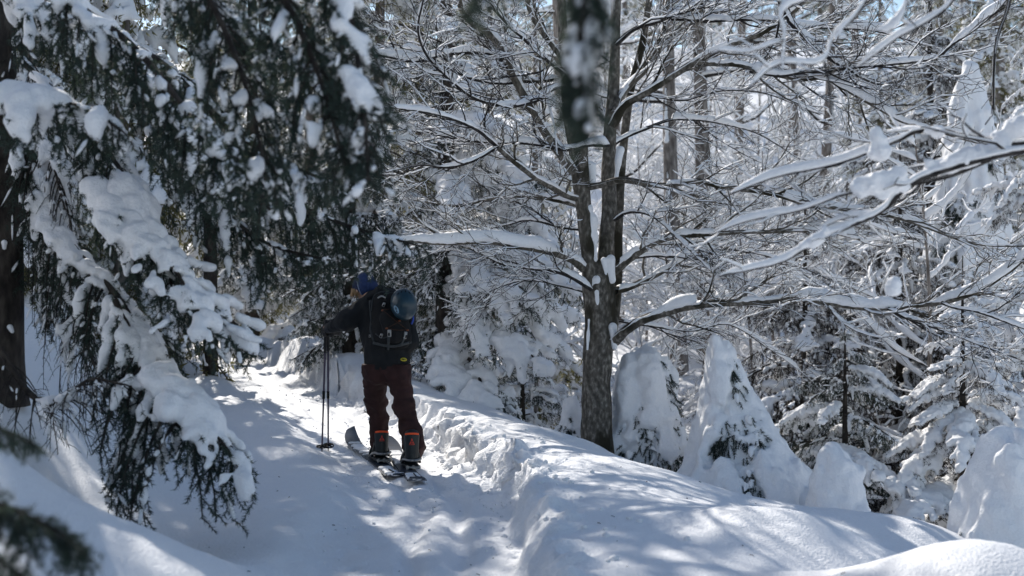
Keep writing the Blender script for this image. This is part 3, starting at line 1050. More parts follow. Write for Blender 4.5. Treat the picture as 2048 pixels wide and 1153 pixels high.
for (x, y, r_, x2, y2, rb) in [(1746, 306, .034, 1756, 284, .026), (1754, 270, .022, 1762, 300, .034), (1712, 372, .030, 1750, 360, .040), (1750, 362, .040, 1800, 352, .034), (1862, 338, .030, 1930, 316, .044), (1930, 316, .046, 1996, 296, .036),
                              (2000, 270, .030, 2080, 240, .060), (1786, 576, .034, 1788, 570, .026), (1726, 388, .026, 1800, 376, .030), (1650, 455, .016, 1655, 462, .02), (1850, 262, .02, 1880, 264, .026), (1600, 492, .018, 1640, 476, .022)]:
    pr.append((P(x, y, 6.3), r_, P(x2, y2, 6.3), rb))
V, Q = solid(pr, .009, .035, [(.016, (17, 17, 17), 5), (.009, (42, 42, 42), 6)])
obj('snow', MB().add(V, None, Q).mesh('lump_snow', M_SNOWB, fb), t)

fb = P(1800, -260, 5.6)
t = thing('bare_branch', 'thin blurred snow-covered branch hanging in from the top right', 'branch', fb)
limb(t, fb, [(1800, -260), (1770, -100), (1720, 21), (1672, 69), (1648, 125), (1603, 128), (1554, 128), (1526, 149), (1492, 184)], 5.6, 5.5, .010, .004, 211, snow_h=.035, lump=1.2, gap=.25, ln=.2, levels=2, sh=1.5)
limb(t, fb, [(1648, 125), (1656, 160), (1660, 195), (1662, 232)], 5.5, 5.5, .006, .003, 212, snow_h=.02, gap=.2, ln=.12, levels=1, sh=1.5)
limb(t, fb, [(1720, -80), (1640, -20), (1590, 10), (1560, 20), (1568, 80), (1566, 140)], 5.6, 5.5, .008, .003, 213, snow_h=.05, lump=1.4, gap=.25, ln=.2, levels=2, sh=1.5)
limb(t, fb, [(1800, -260), (1830, -100), (1810, -20), (1816, 0), (1794, 55), (1750, 62)], 5.7, 5.8, .008, .004, 214, snow_h=.04, gap=.25, ln=.2, levels=2, sh=1.5)
limb(t, fb, [(1980, -120), (1901, 7), (1850, 45), (1794, 75), (1750, 110), (1715, 135)], 5.7, 5.9, .008, .004, 215, snow_h=.03, gap=.25, ln=.2, levels=2, sh=1.5)
limb(t, fb, [(1568, 80), (1500, 104), (1443, 102), (1420, 110)], 5.5, 5.6, .005, .003, 216, snow_h=.03, gap=.2, ln=.15, levels=1, sh=1.5)
fb = P(2040, -120, 8.5)
t = thing('bare_branch', 'dark thin twig drooping down near the upper right corner', 'branch', fb)
limb(t, fb, [(2040, -120), (2019, 0), (1995, 69), (1988, 139), (1985, 225), (1970, 250)], 8.5, 8.5, .014, .004, 221, snow_h=.008, gap=.4, ln=.3, levels=2)


# ------------------------------------------------------------------ snow-laden spruces along the track and beyond
def proto_bough(L, droop, seed, snow_r, **kw):
    s = np.linspace(0, 1, 7)
    r = np.random.default_rng(seed)
    ax = np.stack([L * (s - .12 * droop * s ** 2), .06 * L * np.sin(s * 3 + seed), L * (.10 * s - .62 * droop * s ** 1.8)], -1)
    return bough(ax, seed=seed, snow_r=snow_r, **kw)


PROTO = []
for i, (dr, sr) in enumerate([(.55, .058), (.85, .066), (1.1, .07), (.75, .042), (1.0, .082), (.65, .034)]):
    nb_, sn = proto_bough(1.3, dr, 300 + i, sr, side=.36, gap=.085, hang=1.0, nstep=.011, nl=.034, nw=.0085, r0=.016, vox=.020, sub_gap=.065, sub_len=.12, dust=.10, twig_snow=[.55, .65, .7, .35, .85, .22][i], pad=1.15, bare=.08, smooth=.05)
    PROTO.append((nb_, sn))
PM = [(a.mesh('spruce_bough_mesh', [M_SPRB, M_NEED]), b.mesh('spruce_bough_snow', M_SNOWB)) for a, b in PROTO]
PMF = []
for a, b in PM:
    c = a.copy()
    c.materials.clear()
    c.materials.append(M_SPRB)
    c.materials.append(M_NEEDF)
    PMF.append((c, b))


def spruce(px, Yd, H, label, seed, Lb=1.5, z0=.3, gap=.34, per=5, kinds=(0, 1, 2, 4), far=False, rt=None, lean=(0, 0), group=None, shape=1.0, half=False, trim=False):
    r = np.random.default_rng(seed)
    x = (px - 1024) / FPX * Yd
    b = np.array([x, Yd, gz(x, Yd) - .08])
    t = thing('spruce_tree', label, 'tree', b, group)
    rt = rt or .011 * H + .03
    mb = MB()
    n = 24
    u = np.linspace(0, 1, n)
    tp = np.stack([lean[0] * u ** 2 * H, lean[1] * u ** 2 * H, u * H], -1)
    tubes(mb, tp, rt * (1 - .93 * u), 9, 0)
    obj('trunk', mb.mesh('spruce_trunk', M_SPRB), t)
    z = z0
    pm = PMF if far else PM
    while z < H - .1:
        f = z / H
        L = Lb * (1 - f) ** shape + .12
        for k in range(per):
            a = r.uniform(0, 2 * np.pi)
            if half and math.sin(a) > .55:
                continue
            ki = int(r.choice(kinds))
            sc = L / 1.3 * r.uniform(.75, 1.15)
            if trim and math.cos(a) < -.25:
                sc *= .5
                ki = 5
            zz = z + r.uniform(-.5, .5) * gap
            cx = np.interp(zz / H, u, tp[:, 0])
            cy = np.interp(zz / H, u, tp[:, 1])
            o = obj('bough', pm[ki][0], t, (cx, cy, zz))
            o.rotation_euler = (r.normal(0, .1), r.normal(-.05, .12), a)
            o.scale = (sc, sc * r.uniform(.85, 1.15), sc * r.uniform(.85, 1.1))
            s = obj('snow', pm[ki][1], o)
        z += gap * r.uniform(.8, 1.2)
    return t


def crown_mesh(H, Lb, z0, gap, per, kinds, seed, shape=1.0, mat=None):
    r = np.random.default_rng(seed)
    C, Sn = MB(), MB()
    z = z0
    while z < H - .1:
        f = z / H
        L = Lb * (1 - f) ** shape + .15
        for k in range(per):
            a = r.uniform(0, 2 * np.pi)
            ki = int(r.choice(kinds))
            sc = L / 1.3 * r.uniform(.75, 1.15)
            ca, sa = math.cos(a), math.sin(a)
            M = np.array([[ca, -sa, 0], [sa, ca, 0], [0, 0, 1]]) @ np.diag([sc, sc, sc])
            off = np.array([0, 0, z + r.uniform(-.5, .5) * gap])
            C.merge(FARB_[ki][0], M, off)
            Sn.merge(FARB_[ki][1], M, off)
        z += gap * r.uniform(.8, 1.2)
    return C, Sn


FARB_ = []
for i, (dr, sr) in enumerate([(.6, .055), (.95, .072), (.8, .036)]):
    FARB_.append(proto_bough(1.3, dr, 340 + i, sr, side=.36, gap=.16, hang=1.0, nstep=.036, nl=.07, nw=.02, r0=.016, vox=.038, sub_gap=.12, sub_len=.14, dust=.08, twig_snow=[.45, .6, .22][i], pad=1.15, bare=.08, smooth=.06))
CROWNS = []
for i, (H, Lb, z0, kinds) in enumerate([(9, 1.9, .4, (0, 1)), (11, 2.1, .8, (0, 1, 2)), (7, 1.6, .3, (1,)), (13, 2.2, 2.0, (0, 2))]):
    c, s_ = crown_mesh(H, Lb, z0, .42, 6, kinds, 360 + i)
    mb = MB()
    u = np.linspace(0, 1, 12)
    tubes(mb, np.stack([u * 0, u * 0, u * H], -1), (.011 * H + .03) * (1 - .9 * u), 8, 0)
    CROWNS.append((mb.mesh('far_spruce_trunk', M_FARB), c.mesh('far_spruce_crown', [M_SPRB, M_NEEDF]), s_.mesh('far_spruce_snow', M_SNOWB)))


def far_spruce(px, Yd, k, label, sc=1.0, group=None, x=None):
    x = (px - 1024) / FPX * Yd if x is None else x
    t = thing('spruce_tree', label, 'tree', (x, Yd, gz(x, Yd) - .15), group)
    t.rotation_euler = (0, 0, (px * 1.7 + Yd * 2.3) % 6.28)
    t.scale = sc if isinstance(sc, tuple) else (sc, sc, sc)
    for nm, me in zip(('trunk', 'crown', 'snow'), CROWNS[k]):
        obj(nm, me, t)
    return t


for i, (x_, y_, k_, sc_, lb_) in enumerate([(-6.6, 19.5, 1, 1.2, 'tall spruce standing beyond the left trunk'), (-8.6, 17.0, 0, 1.3, 'spruce just outside the left edge'), (-7.9, 23.0, 3, 1.1, 'high spruce behind the hollow on the left'), (-5.4, 16.0, 2, .75, 'short spruce on the rise behind the left trunk'), (-5.05, 18.4, 1, (.95, .95, 1.45), 'tall spruce right of the left trunk behind the swept bough'), (-5.2, 5.0, 1, 1.1, 'unseen spruce added outside the left edge to shade the lower bank'), (-3.4, -.8, 3, 1.0, 'unseen tall spruce added behind the viewpoint to shade the lower bank'), (-6.2, 15.2, 1, .85, 'thick spruce close behind the near trunk'), (-6.35, 20.9, 1, (1.0, 1.0, 1.3), 'dense spruce added behind the swept bough to shade the left slope'), (-5.9, 17.3, 0, (.9, .9, 1.5), 'dense spruce added between the near trunk and the swept bough for shade'), (-7.5, 18.4, 1, 1.1, 'spruce peeping past the left side of the near trunk')]):
    far_spruce((x_ / y_) * FPX + 1024, y_, k_, lb_, sc_, 'snowy spruces of the wood')
# the ones with boughs of their own
spruce(421, 18.4, 13.5, 'slim spruce with a bare lower trunk added left of the track for shade', 412, Lb=1.3, z0=6.2, gap=.28, per=6, kinds=(0, 3, 5), rt=.10)  # invented tree: crown above the view is placed to shade the lower path
spruce(893, 17.2, 8.5, 'snow-heavy spruce with a brown trunk just behind the skier', 401, Lb=1.75, z0=.55, gap=.25, per=7, kinds=(0, 1, 2, 3, 4), rt=.15, half=True, trim=True)
spruce(1045, 17.6, 1.2, 'small snowy spruce between the track bank and the bare tree', 402, Lb=.75, z0=.1, gap=.16, per=6, kinds=(0, 3, 5))
spruce(505, 24.0, 13.5, 'dark spruce with a brown trunk beyond the bend of the track', 403, Lb=1.35, z0=1.1, gap=.36, per=6, kinds=(3, 5, 0), rt=.13, half=True)
spruce(700, 18.7, 7, 'shaded twiggy spruce directly left of the skier', 404, Lb=.95, z0=.2, gap=.18, per=8, kinds=(5,), half=True)
spruce(1690, 15.2, 2.6, 'bushy spruce between the tall snow cone and the smooth white hump', 405, Lb=1.5, z0=.1, gap=.22, per=6, kinds=(0, 1, 3, 5))
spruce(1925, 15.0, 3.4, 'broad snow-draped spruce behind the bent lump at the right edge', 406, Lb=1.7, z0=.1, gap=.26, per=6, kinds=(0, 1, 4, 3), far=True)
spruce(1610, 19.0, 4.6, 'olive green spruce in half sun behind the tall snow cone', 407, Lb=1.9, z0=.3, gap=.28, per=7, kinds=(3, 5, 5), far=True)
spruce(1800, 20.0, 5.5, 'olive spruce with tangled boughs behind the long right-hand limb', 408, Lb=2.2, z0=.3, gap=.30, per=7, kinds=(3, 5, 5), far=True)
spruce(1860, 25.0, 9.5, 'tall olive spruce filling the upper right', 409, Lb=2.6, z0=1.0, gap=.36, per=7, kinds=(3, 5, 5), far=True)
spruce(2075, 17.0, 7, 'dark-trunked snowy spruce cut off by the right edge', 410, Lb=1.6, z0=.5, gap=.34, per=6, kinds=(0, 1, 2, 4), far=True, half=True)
spruce(600, 25.0, 1.2, 'tiny snow-buried spruce beside the bend of the track', 411, Lb=.6, z0=.1, gap=.2, per=6, kinds=(1, 4))


# young spruces buried in snow
def snow_cone(px, Yd, top_py, wpx, label, seed, skew=0, holes=6, flare=1.0, needles_low=0, topr=.10, lumps=70, vox=.018, lean=0, core=.84):
    r = np.random.default_rng(seed)
    x = (px - 1024) / FPX * Yd
    zb = gz(x, Yd) - .15
    b = np.array([x, Yd, zb])
    H = CZ - (top_py - 576.5) / FPX * Yd - zb
    R = wpx * .5 / FPX * Yd
    t = thing('snow_covered_spruce', label, 'tree', b)

    def prof(u):
        return topr * (1 - .25 * u) + (R - topr) * (1 - u) ** flare

    def ctr(u):
        return np.array([skew * (1 - u) ** 1.4 * R + lean * math.sin(u * 2.4) * .5 * R, 0, u * H])
    pr = []
    us = np.linspace(0, 1 - topr / H, 9)
    for u0, u1 in zip(us[:-1], us[1:]):
        pr.append((b + ctr(u0), prof(u0) * core, b + ctr(u1), prof(u1) * core))
    hol = [(r.uniform(-2.6, -.5), r.uniform(.18, .80)) for _ in range(holes)]

    def clear(th, u):
        return all(abs(th - h) * prof(u) > .075 or abs(u - v) * H > .17 for h, v in hol)
    for _ in range(lumps):
        th, u = r.uniform(-np.pi, np.pi), r.random() ** 1.3 * .96
        lo = u - r.uniform(.08, .26)
        if lo < needles_low or not (clear(th, u) and clear(th, (u + lo) / 2) and clear(th, lo)):
            continue
        rr = r.uniform(.045, .11) * min(1, .35 + prof(u) * 2.2)
        th2 = th + r.normal(0, .12)
        p0 = b + ctr(u) + np.array([math.cos(th), math.sin(th), 0]) * (prof(u) - rr * .75)
        p1 = b + ctr(max(lo, 0)) + np.array([math.cos(th2), math.sin(th2), 0]) * (prof(max(lo, 0)) - rr * .6)
        pr.append((p0, rr * .75, p1, rr))
    if needles_low:
        pr = [p for p in pr if not (p[0][2] - zb < needles_low * H * .7 and p[1] > .2)]
    V, Q = solid(pr, vox, .06, [(.034, (7, 7, 4), seed), (.020, (16, 16, 11), seed + 1), (.005, (40, 40, 36), seed + 2)])
    obj('snow', MB().add(V, None, Q).mesh('cone_snow', M_SNOWB, b), t)
    A, B = [], []
    spots = [(h + r.normal(0, .07 / prof(v)), v + r.normal(0, .075 / H)) for h, v in hol for _ in range(44)]
    if needles_low:
        spots += [(r.uniform(-np.pi, np.pi), r.uniform(.0, needles_low + .18)) for _ in range(520)]
    for th, u in spots:
        u = min(max(u, .01), .95)
        o_ = np.array([math.cos(th), math.sin(th), 0])
        p = b + ctr(u) + o_ * prof(u) * r.uniform(core - .03, .94)
        d = norm(o_ * .7 + np.array([0, 0, -.8]) + r.normal(0, .3, 3))
        l = r.uniform(.05, .14)
        A += [p, p + d * l * .5]
        B += [p + d * l * .5, p + d * l + np.array([0, 0, -.02])]
    if A:
        A, B = np.array(A), np.array(B)
        nb = MB()
        needles(nb, A, B, .0022, .03, .005, seed, 1)
        tubes(nb, np.stack([A, B], 1), .003, 3, 0)
        obj('boughs', nb.mesh('cone_boughs', [M_SPRB, M_NEED], b), t)
        mm = r.permutation(len(A))[:max(3, len(A) // 9)]
        pr = [(A[i] + [0, 0, .012], r.uniform(.018, .05), B[i] + [0, 0, .012], .014) for i in mm]
        V2, Q2 = solid(pr, .016, .02, [(.008, (30, 30, 30), 1)])
        obj('snow_dab', MB().add(V2, None, Q2).mesh('cone_dabs', M_SNOWB, b), t)
    return t


snow_cone(1293, 14.75, 690, 175, 'snow-capped young spruce with dark skirt right beside the bare trunk', 501, holes=3, needles_low=.30, flare=.5, topr=.20, lumps=220, core=.78)
snow_cone(1437, 13.6, 662, 350, 'tall pointed snow cone right of the bare trunk', 502, holes=6, flare=1.75, skew=.42, topr=.11, lumps=330, core=.74)
snow_cone(1665, 12.6, 885, 180, 'smooth white hump in front of the bushy spruce', 503, holes=0, flare=.8, skew=.3, topr=.14, lumps=16)
snow_cone(2010, 10.4, 850, 230, 'big rounded snow lump at the right edge', 504, holes=1, flare=.6, skew=-.2, topr=.24, lumps=18, lean=.25)
snow_cone(1012, 16.4, 778, 62, 'narrow snow pillar beside the track bank', 505, holes=2, flare=.7, topr=.08, lumps=40)
snow_cone(1140, 15.4, 790, 90, 'snow pillar tucked against the left side of the bare trunk', 506, holes=2, flare=1.3, topr=.07, lumps=40)
snow_cone(1940, 21.0, 120, 330, 'towering snow-plastered treetop at the upper right', 507, holes=26, flare=.9, topr=.16, lumps=260, vox=.035)
snow_cone(575, 22.5, 655, 60, 'small snow-buried sapling beyond the bend', 508, holes=3, flare=.7, topr=.09, lumps=30)

# ------------------------------------------------------------------ bare snowy trees and trunks on the slope
def bare_mesh(H, seed, r0, z0, nl, ln, levels, gap, sh):
    r = np.random.default_rng(seed)
    W, Sn = MB(), MB()
    n = 30
    u = np.linspace(0, 1, n)
    tr = np.stack([.12 * np.sin(u * 4 + seed), .12 * np.cos(u * 3 + seed), u * H], -1)
    trad = r0 * (1 - .8 * u)
    T = MB()
    tubes(T, tr, trad, 9, 0)
    for i in range(nl):
        f = z0 + (1 - z0) * (i + r.random()) / nl
        p = np.array([np.interp(f, u, tr[:, k]) for k in range(3)])
        a = r.uniform(0, 6.28)
        L = ln * (1.15 - .6 * f) * r.uniform(.6, 1.2)
        q = [p]
        d = np.array([math.cos(a), math.sin(a), r.uniform(.2, .9)])
        for k in range(5):
            d = norm(d + r.normal(0, .16, 3) + [0, 0, -.05])
            q.append(q[-1] + d * L / 5)
        ra = np.interp(f, u, trad) * .45
        w, s_ = limb_meshes(q, np.linspace(ra, .006, 6), r, snow_h=.05 * sh, gap=gap, ln=L * .42, levels=levels, sh=sh * 1.5, sides=5, lump=1.0, keep=.95)
        W.merge(w)
        if s_.n:
            Sn.merge(s_)
    return T, W, Sn


BARE = []
for i, a in enumerate([(3.2, 1, .028, .03, 22, 1.7, 3, .22, 1.6), (4.6, 2, .036, .05, 26, 2.1, 3, .25, 1.6), (12, 3, .17, .30, 16, 2.4, 2, .36, 1.4), (15, 4, .20, .35, 14, 2.2, 2, .42, 1.4)]):
    T, W, Sn = bare_mesh(*a)
    if i >= 2:      # a strip of blown snow on the trunk
        H = a[0]
        zz = np.linspace(.3, H * .8, 60)
        pr = [(np.array([.12 * math.sin(z_ / H * 4 + a[1]) - a[2] * .55 * (1 - .8 * z_ / H), .12 * math.cos(z_ / H * 3 + a[1]) - a[2] * .75 * (1 - .8 * z_ / H), z_]), a[2] * .35 * (.4 + .6 * abs(math.sin(z_ * 2.1))) * (1 - .6 * z_ / H)) for z_ in zz if math.sin(z_ * 3.7) > -.5]
        V, Q = solid([(p_, r_, p_ + [0, 0, .12], r_ * .8) for p_, r_ in pr], .03, .04, [(.02, (9, 9, 5), 2)])
        Sn.add(V, None, Q)
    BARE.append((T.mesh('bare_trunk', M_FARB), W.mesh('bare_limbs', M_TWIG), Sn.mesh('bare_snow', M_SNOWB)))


def bare_tree(px, Yd, k, label, sc=1.0, rot=0, name='bare_tree', cat='tree', group=None):
    x = (px - 1024) / FPX * Yd
    t = thing(name, label, cat, (x, Yd, gz(x, Yd) - .1), group)
    t.rotation_euler = (.05 * math.sin(px), .06 * math.sin(px * 1.7 + Yd), rot)
    t.scale = (sc, sc, sc)
    for nm, me in zip(('trunk', 'limbs', 'snow'), BARE[k]):
        obj(nm, me, t)
    return t


SH = [(1310, 21, 'white-coated shrub showing just right of the bare trunk'), (1500, 22, 'snow-coated shrub under the middle of the long right limb'), (1420, 26, 'tall snowy shrub between the two pinkish trunks and the cone'),
      (1090, 22, 'snowy shrub left of the bare trunk'), (1560, 30, 'snow-furred bush on the sunny slope'), (1680, 26, 'snow-covered shrub behind the nearest right branch'), (1270, 30, 'frosted bush behind the fork of the bare tree'),
      (1130, 30, 'snow-coated bush behind the left stem'), (1750, 33, 'bright snowy shrub up the slope at right'), (1960, 23, 'snow-laden shrub beneath the plastered treetop'), (1480, 36, 'white bush among the far trunks'),
      (1840, 18, 'snowy thicket below the long right limb'), (2000, 19, 'snow-covered thicket near the right edge')]
SH += [(1350, 24, 'frosted shrub low behind the right fork'), (1450, 31, 'tall white shrub by the right pinkish trunk'), (1540, 26, 'white shrub below the blurred branch'), (1610, 35, 'sunlit white shrub under the snow-streaked trunk'),
       (1700, 40, 'white thicket between the far trunks'), (1790, 28, 'snow-laced shrub behind the olive spruces'), (1230, 38, 'white shrub seen between the twin stems'), (1050, 34, 'snow-laced shrub left of the twin stems'),
       (970, 31, 'frosted shrub above the snow-heavy spruce'), (1400, 40, 'white bush high between the pinkish trunks'), (1530, 44, 'distant white bush on the open slope'), (1640, 50, 'distant white bush near the slope top'),
       (1285, 33, 'large snow-furred bush right of the forked stems'), (1345, 37, 'large white bush left of the pair of pinkish trunks'), (1440, 34, 'large white bush right of the pair of pinkish trunks'), (1505, 39, 'broad white bush in the open slope gap'), (1575, 37, 'broad white bush left of the snow-streaked trunk'), (1255, 44, 'snow-furred bush high in the fork gap'), (1400, 50, 'snow-furred bush high behind the pinkish trunks'),
       (1900, 36, 'white thicket behind the plastered treetop'), (1320, 46, 'distant bush right of the twin stems'), (1470, 58, 'farthest white bush on the slope'), (1200, 54, 'farthest white bush behind the stems')]
for i, (px, Yd, lb) in enumerate(SH):
    bare_tree(px, Yd, i % 2, lb, .8 + .1 * (i % 4) + max(0, Yd - 28) * .025, i * 1.3, 'snowy_shrub', 'shrub', 'snowy shrubs on the slope')
TR = [(1368, 30, 3, 1.0, 'left of the pair of pinkish trunks behind the bare tree'), (1400, 31, 3, 1.05, 'right of the pair of pinkish trunks behind the bare tree'), (1246, 34, 2, 1.0, 'slim trunk showing just right of the big fork'),
      (1605, 40, 3, .95, 'grey snow-streaked trunk far up the sunlit slope'), (1630, 42, 2, 1.1, 'broken-looking grey trunk beside the snow-streaked one'), (1480, 44, 2, 1.1, 'dark thin trunk far behind the upper limbs'),
      (1735, 46, 3, 1.0, 'dark trunk behind the olive spruces'), (1110, 40, 2, 1.1, 'pale trunk far behind the left limbs')]
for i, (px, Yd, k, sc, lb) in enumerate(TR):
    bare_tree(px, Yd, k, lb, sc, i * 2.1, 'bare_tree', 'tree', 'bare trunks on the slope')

FAR = [(760, 24, 1, 'pale snowy spruce above the skier'), (840, 27, 0, 'snow-clad spruce up and right of the skier'), (980, 25, 2, 'short snow-loaded spruce left of the bare trunk'), (1070, 29, 0, 'frosted spruce behind the left limbs'),
       (620, 28, 1, 'tall dark spruce standing above the bend of the track'), (430, 30, 3, 'tall spruce glimpsed through the near boughs'), (30, 27, 1, 'dim spruce behind the hanging boughs'), (200, 28, 0, 'blue-shaded spruce behind the swept bough'),
       (90, 24, 2, 'short blue-shaded spruce behind the left slope'), (140, 33, 1, 'snowy spruce beyond the left trunk'), (520, 36, 0, 'spruce far up behind the bend'), (700, 38, 3, 'high spruce at the top of the gap'),
       (900, 95, 3, 'spruce near the skyline left of the bare tree'), (1010, 70, 0, 'distant spruce on the skyline left of centre'), (1180, 74, 1, 'distant white spruce behind the twin stems'), (1300, 96, 3, 'distant spruce right of the twin stems'),
       (1440, 98, 3, 'distant spruce behind the pinkish trunks'), (1560, 92, 3, 'distant tall spruce above the sunny slope'), (1680, 90, 3, 'spruce high on the sunny slope'), (1760, 38, 1, 'snowy spruce behind the olive ones'),
       (1880, 44, 3, 'tall spruce at the top right'), (1990, 34, 1, 'spruce behind the plastered treetop'), (2060, 40, 0, 'spruce at the far right skyline'), (1380, 104, 3, 'farthest spruce on the skyline right of centre'),
       (1120, 72, 3, 'farthest spruce on the skyline behind the bare tree'), (800, 88, 3, 'farthest spruce on the skyline left of centre'), (640, 84, 1, 'far spruce on the left skyline'), (1640, 102, 3, 'farthest spruce on the right skyline'),
       (1860, 70, 1, 'far spruce near the top right corner'), (400, 48, 3, 'far spruce above the left boughs'), (2000, 48, 3, 'high spruce in the top right corner behind the drooping twig'), (2050, 58, 3, 'skyline spruce at the right edge'), (1930, 62, 3, 'skyline spruce left of the drooping twig'), (960, 82, 3, 'last spruce on the ridge left of centre'), (1250, 86, 3, 'last spruce on the ridge at centre')]
for i, (px, Yd, k, lb) in enumerate(FAR):
    far_spruce(px, Yd, k, lb, {0: 1.12, 1: 1.35, 2: 1.35, 4: 1.1}.get(i, 1 + .12 * math.sin(i * 2.2) + (.25 if Yd > 45 else 0)), 'snowy spruces of the wood')


# ------------------------------------------------------------------ the skier
M_SKIN = plain('skin', (.50, .30, .21), .55, .3, 40, .08)
M_HAIR = plain('blond_hair', (.30, .19, .09), .5, .4, 60, .3, .5, .004, stretch=(1, 1, .2))
M_JACKET = plain('black_shell_fabric', (.0075, .0088, .010), .8, .25, 14, .25, .35, .01)
M_PANTS = plain('maroon_fabric', (.032, .0140, .0130), .8, .2, 12, .3, .5, .012)
M_GLOVE = plain('black_glove_leather', (.012, .012, .013), .6, .3, 40, .3, .4, .004)
M_BOOT = plain('black_boot_leather', (.016, .020, .020), .5, .4, 30, .3, .3, .004)
M_HATB = plain('blue_knit', (.022, .038, .100), .75, .2, 90, .25, .8, .006, stretch=(1, 1, .5))
M_NAVY = plain('navy_knit', (.010, .018, .05), .7, .25, 90, .25, .6, .005)
M_PALE = plain('pale_piping', (.22, .26, .36), .6, .3, 50, .1)
M_PACK = plain('black_nylon', (.006, .0065, .007), .8, .25, 60, .3, .5, .004)
M_WEB = plain('grey_webbing', (.045, .05, .052), .8, .2, 90, .2, .5, .003)
M_BUCK = plain('light_grey_plastic', (.26, .26, .25), .45, .4, 40, .1)
M_CORD = plain('brown_cord', (.045, .024, .016), .8, .2, 90, .3)
M_TAB = plain('orange_brown_tab', (.17, .055, .025), .6, .3, 60, .15)
M_SHELL = plain('teal_helmet_shell', (.005, .026, .040), .40, .35, 8, .2, coat=.25)
M_BADGE = plain('pale_blue_print', (.16, .26, .34), .5, .3, 40, .1)
M_YEL = plain('yellow_print', (.42, .36, .03), .6, .3, 60, .12)
M_ORANGE = plain('red_orange_rubber', (.85, .10, .025), .5, .3, 60, .06)
M_RED = plain('red_print', (.55, .05, .03), .55, .3, 60, .08)
M_BOARD = plain('navy_board_topsheet', (.010, .020, .038), .35, .5, 12, .4, coat=.2)
M_HB = plain('dark_green_plastic', (.006, .010, .0105), .42, .45, 20, .2)
M_METAL = plain('grey_metal', (.28, .28, .27), .4, .5, 50, .2, metal=.7)
M_POLE = plain('dark_purple_shaft', (.035, .022, .055), .35, .5, 40, .2)
M_BLUE = plain('blue_hose', (.02, .06, .35), .4, .4, 40, .1)


def cc(x1, y1, Y1, r1, x2, y2, Y2, r2, *sq):
    return (P(x1, y1, Y1), r1, P(x2, y2, Y2), r2, *sq)


PB = P(778, 935, 12.2)
PB[2] = gz(PB[0], 12.2)
person = thing('person', 'skier in black jacket and maroon trousers climbing away up the track', 'person', PB)


def sol(name, prims, mat, vox=.011, k=.04, noise=None, parent=person, base=None, cut=None):
    V, Q = solid(prims, vox, k, noise, cut)
    o = obj(name, MB().add(V, None, Q).mesh(name, mat, PB if base is None else base), parent)
    return o, V, Q


YH = 12.42                                   # head distance
HD = P(730, 577, YH)
face = norm(np.array([-.55, .72, -.42]))
hs_ = norm(np.cross(face, [0, 0, 1]))
hu = np.cross(hs_, face)
body = [
    (HD + hu * .02 - face * .01, .083, HD + hu * .01 + face * .02, .078), (HD - hu * .06 + face * .045, .050, HD - hu * .05 + face * .03, .055),
    (HD + face * .098 - hu * .015, .011, HD + face * .108 - hu * .035, .014), (HD + face * .082 + hu * .02 + hs_ * .03, .016, HD + face * .082 + hu * .02 - hs_ * .03, .016),
    (HD + face * .082 - hu * .062 + hs_ * .018, .009, HD + face * .082 - hu * .062 - hs_ * .018, .009),
    (HD + hs_ * .083 - hu * .01, .015, HD + hs_ * .086 - hu * .03, .011), (HD - hs_ * .083 - hu * .01, .015, HD - hs_ * .086 - hu * .03, .011),
    (HD - hu * .05 - face * .02, .055, P(752, 606, 12.32), .062),
    cc(752, 606, 12.32, .07, 766, 650, 12.28, .11, (0, 1, 0), 1.4), cc(766, 650, 12.28, .11, 771, 712, 12.2, .09, (0, 1, 0), 1.4),
    cc(752, 610, 12.30, .06, 722, 616, 12.30, .055), cc(722, 616, 12.30, .048, 693, 640, 12.26, .042), cc(693, 640, 12.26, .040, 663, 653, 12.46, .030), cc(663, 653, 12.46, .03, 652, 655, 12.56, .026),
    cc(770, 615, 12.28, .06, 812, 628, 12.24, .055), cc(812, 628, 12.24, .048, 821, 686, 12.18, .04), cc(821, 686, 12.18, .04, 806, 700, 12.5, .03),
    cc(771, 715, 12.2, .08, 756, 748, 12.22, .075), cc(754, 748, 12.22, .075, 754, 806, 12.40, .06), cc(754, 806, 12.40, .058, 762, 885, 12.46, .045), cc(762, 905, 12.46, .04, 758, 908, 12.62, .035),
    cc(771, 715, 12.2, .08, 792, 748, 12.16, .075), cc(793, 748, 12.16, .075, 810, 815, 12.14, .06), cc(810, 815, 12.14, .058, 824, 900, 12.0, .045), cc(824, 922, 12.0, .04, 820, 922, 12.16, .035)]
sol('body', body, M_SKIN, .010, .022)
for sg in (-1, 1):
    e = HD + face * .088 + hu * .005 + hs_ * .032 * sg
    mb = MB().add(ico * .011 + e, icf)
    obj('eye', mb.mesh('eye', plain('eye_white', (.6, .6, .58), .2, .5) if sg < 0 else bpy.data.materials['eye_white'], PB), person)
# jacket
SQ = ((0, 1, 0), 1.45)
jk = [cc(748, 632, 12.30, .165, 762, 668, 12.26, .168, *SQ), cc(762, 668, 12.26, .165, 766, 722, 12.2, .158, (0, 1, 0), 1.15), cc(785, 640, 12.26, .165, 784, 680, 12.22, .165, *SQ), cc(784, 680, 12.22, .16, 782, 720, 12.2, .158, (0, 1, 0), 1.15),
      cc(738, 612, 12.30, .085, 800, 622, 12.26, .09), cc(742, 596, 12.32, .062, 778, 592, 12.30, .068),
      cc(726, 619, 12.30, .092, 694, 641, 12.26, .086), cc(694, 641, 12.26, .086, 668, 654, 12.44, .058),
      cc(812, 630, 12.24, .082, 820, 684, 12.18, .072), cc(820, 684, 12.18, .072, 808, 700, 12.46, .05)]
hemz = P(0, 741, 12.2)[2]
WR = [(.010, (10, 10, 7), 5), (.006, (26, 26, 13), 6), (.003, (60, 60, 30), 7)]
